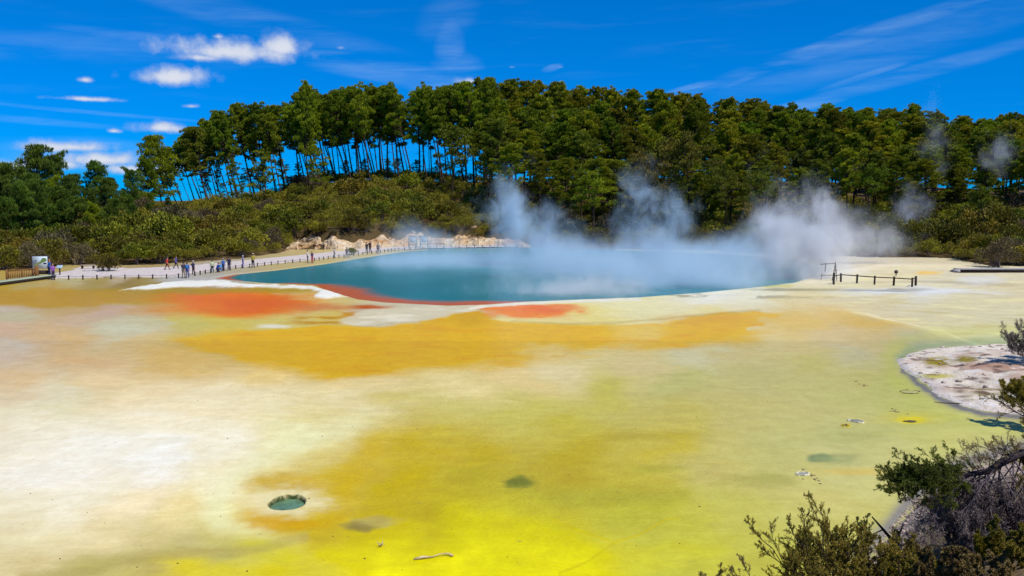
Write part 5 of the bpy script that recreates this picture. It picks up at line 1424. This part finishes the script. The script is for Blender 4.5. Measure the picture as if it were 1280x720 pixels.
# shrubs under and behind it
for (px, Y, pt, mt, ms_, lb, n, sd0) in [(1205, 10.6, 702, SH_BROWN, stem_dk, 'brown low shrub at the bottom edge under the grey thicket', 10, 35), (1248, 10.2, 694, SH_BROWN, stem_dk, 'rusty low shrub at the bottom edge below the yellow-olive one', 10, 38), (1292, 10.4, 690, SH_OLIVE, stem_dk, 'olive shrub filling the bottom corner in front of the yellow-olive one', 10, 36), (1120, 10.8, 706, SH_OLIVE, stem_dk, 'low olive shrub at the bottom edge below the dead branch', 9, 37), (1215, 13.6, 640, SH_DEAD, stem_gr, 'grey-purple leafless thicket below the dark leaning tree', 16, 31), (1268, 12.8, 610, SH_DEAD, stem_dk, 'darkest leafless thicket under the trunk of the leaning tree', 16, 32),
                                         (1210, 15.6, 612, SH_OLIVE, stem_dk, 'small olive shrub on the pebbly shore below the leafy branch', 9, 33), (1150, 14.6, 672, SH_DEAD, stem_gr, 'thin purple-grey twigs on the pebbles behind the dead branch', 8, 34)]:
    B0 = onbank(px, Y); H0 = max(.5, atd(px, pt, Y)[2] - B0[2])
    shrub('thicket' if mt is SH_DEAD else 'tea_tree_shrub', B0, dict(base, stems=fan(n, H0 * .85, .016, .75, r), leaves=7 if mt is SH_DEAD else 14, wid=.1 if mt is SH_DEAD else .22), sd0, ms_, mt, lb)
# shrubs on the spit
B0 = gnd(1296, 455, .5); shrub('thicket', B0, dict(base, stems=fan(26, 1.7, .014, 1.1, r, (-.25, 0)), leaves=4, leaf=.09, wid=.06), 41, stem_gr, SH_DEAD, 'grey-purple leafless shrub on the sand spit')
B0 = gnd(1290, 520, .45); shrub('tea_tree_shrub', B0, dict(base, stems=fan(12, 1.15, .02, .9, r, (-.2, 0)), leaves=14, leaf=.08), 42, stem_dk, SH_OLIVE, 'olive shrub at the tip of the sand spit by the picture edge')


# ------------------------------------------------------------------ steam
def steammat(name, dens, nscale, thr0, thr1, warp, seed, colr=(.90, .94, 1.0)):
    m = bpy.data.materials.new(name); m.use_nodes = True; t = NT(m.node_tree); t.n.clear()
    o = t.new('ShaderNodeOutputMaterial'); v = t.new('ShaderNodeVolumePrincipled')
    tcn = t.new('ShaderNodeTexCoord').outputs['Object']; pos = t.new('ShaderNodeNewGeometry').outputs['Position']
    pp = t.vm('ADD', pos, (seed * 13.7, seed * 5.1, seed * 3.3))
    wv = t.noise(pp, nscale * .6, 3, .55, 0, True)
    loc = t.vm('ADD', tcn, t.vm('SCALE', t.vm('SUBTRACT', wv, (.5, .5, .5)), warp))
    rad = t.vm('LENGTH', loc)
    fall = t.ss(rad, .95, .0)
    nz = t.noise(t.vm('MULTIPLY', pp, (1, 1, .62)), nscale * 1.6, 7, .66, 1.0)
    body = t.m('ADD', t.m('MULTIPLY', fall, 1.15), t.m('MULTIPLY_ADD', nz, 2.6, -1.3 - thr0))
    d = t.m('MULTIPLY', t.m('MULTIPLY', t.ss(body, 0.0, thr1 * 1.8), fall), dens)
    edge = t.ss(t.vm('LENGTH', tcn), 1.0, .86)
    t.put(v.inputs['Density'], t.m('MULTIPLY', d, edge)); v.inputs['Color'].default_value = colr + (1,); v.inputs['Anisotropy'].default_value = -0.15
    t.l.new(v.outputs[0], o.inputs['Volume'])
    return m


sph = MB().ball((0, 0, 0), 1.0, 24, 16).mesh('steam', True)


def steam(px, py, Y, rx, ry, rz_, dens, label, seed, nscale=.22, thr=(.42, .68), warp=1.0, tilt=0.0, colr=(.93, .955, 1.0)):
    p = atd(px, py, Y); o = bpy.data.objects.new('steam', sph.copy()); col.objects.link(o)
    o.location = p; o.scale = (rx, ry, rz_); o.rotation_euler = (0, tilt, 0); o.data.materials.append(steammat('steam', dens, nscale, thr[0], thr[1], warp, seed, colr))
    tag(o, label, 'steam', kind='stuff')


BL = (.72, .88, 1.0)
steam(560, 334, 112, 26, 22, 4.2, .23, 'thin veil of steam over the near end of the pool', 1, .15, (.10, .64), .5, 0, BL)
steam(740, 338, 98, 23, 19, 6.4, 0.260, 'thick bank of steam over the middle of the pool', 2, .22, (.12, .70), .8, 0, BL)
steam(648, 285, 110, 8.0, 6, 11.5, 0.496, 'ragged slanting plume of steam over the middle of the pool', 3, .28, (.30, .66), 1.4, -.38, BL)
steam(700, 308, 106, 7.5, 6, 8.0, 0.400, 'second ragged plume leaning against the slanting one', 13, .30, (.26, .66), 1.4, -.2, BL)
steam(812, 295, 102, 7.6, 6, 12.5, 0.528, 'column of steam rising from the far part of the pool', 4, .28, (.27, .66), 1.3, .05, BL)
steam(998, 308, 92, 9.5, 8.0, 12.0, .95, 'big white plume at the end of the pool beside the rail fence', 5, .24, (.20, .66), 1.2, .10, (.97, .98, 1.0))
steam(1085, 300, 112, 13, 6.5, 6.5, 0.198, 'thin drifting tail of the big plume', 6, .28, (.30, .66), 1.2)
steam(1137, 258, 135, 6.0, 5.0, 7.0, 0.270, 'small wisp of steam in front of the scrub slope', 7, .42, (.34, .70), 1.4)
steam(1168, 180, 160, 6.0, 5, 14.0, 0.108, 'faint tall wisp of steam above the wood', 8, .28, (.34, .70), 1.3)
steam(1249, 190, 160, 7.0, 5, 8.0, 0.252, 'pale wisp of steam among the pine tops near the picture edge', 9, .34, (.34, .70), 1.3)
steam(525, 300, 140, 14, 8, 5.6, 0.162, 'faint steam veiling the viewing frame on the far path', 10, .25, (.24, .66), .7, 0, BL)
steam(860, 350, 84, 20, 11, 5.0, 0.341, 'steam hanging over the near shore of the pool towards the rail fence', 14, .28, (.12, .70), 1.0, 0, BL)
steam(725, 364, 76, 14, 7.5, 3.0, 0.378, 'low steam drifting off the near rim of the pool', 11, .4, (.20, .68), .9, 0, (1, .97, .95))
steam(900, 322, 106, 19, 13, 5.4, .32, 'steam along the far shore between the plumes', 12, .24, (.15, .64), .9, 0, BL)
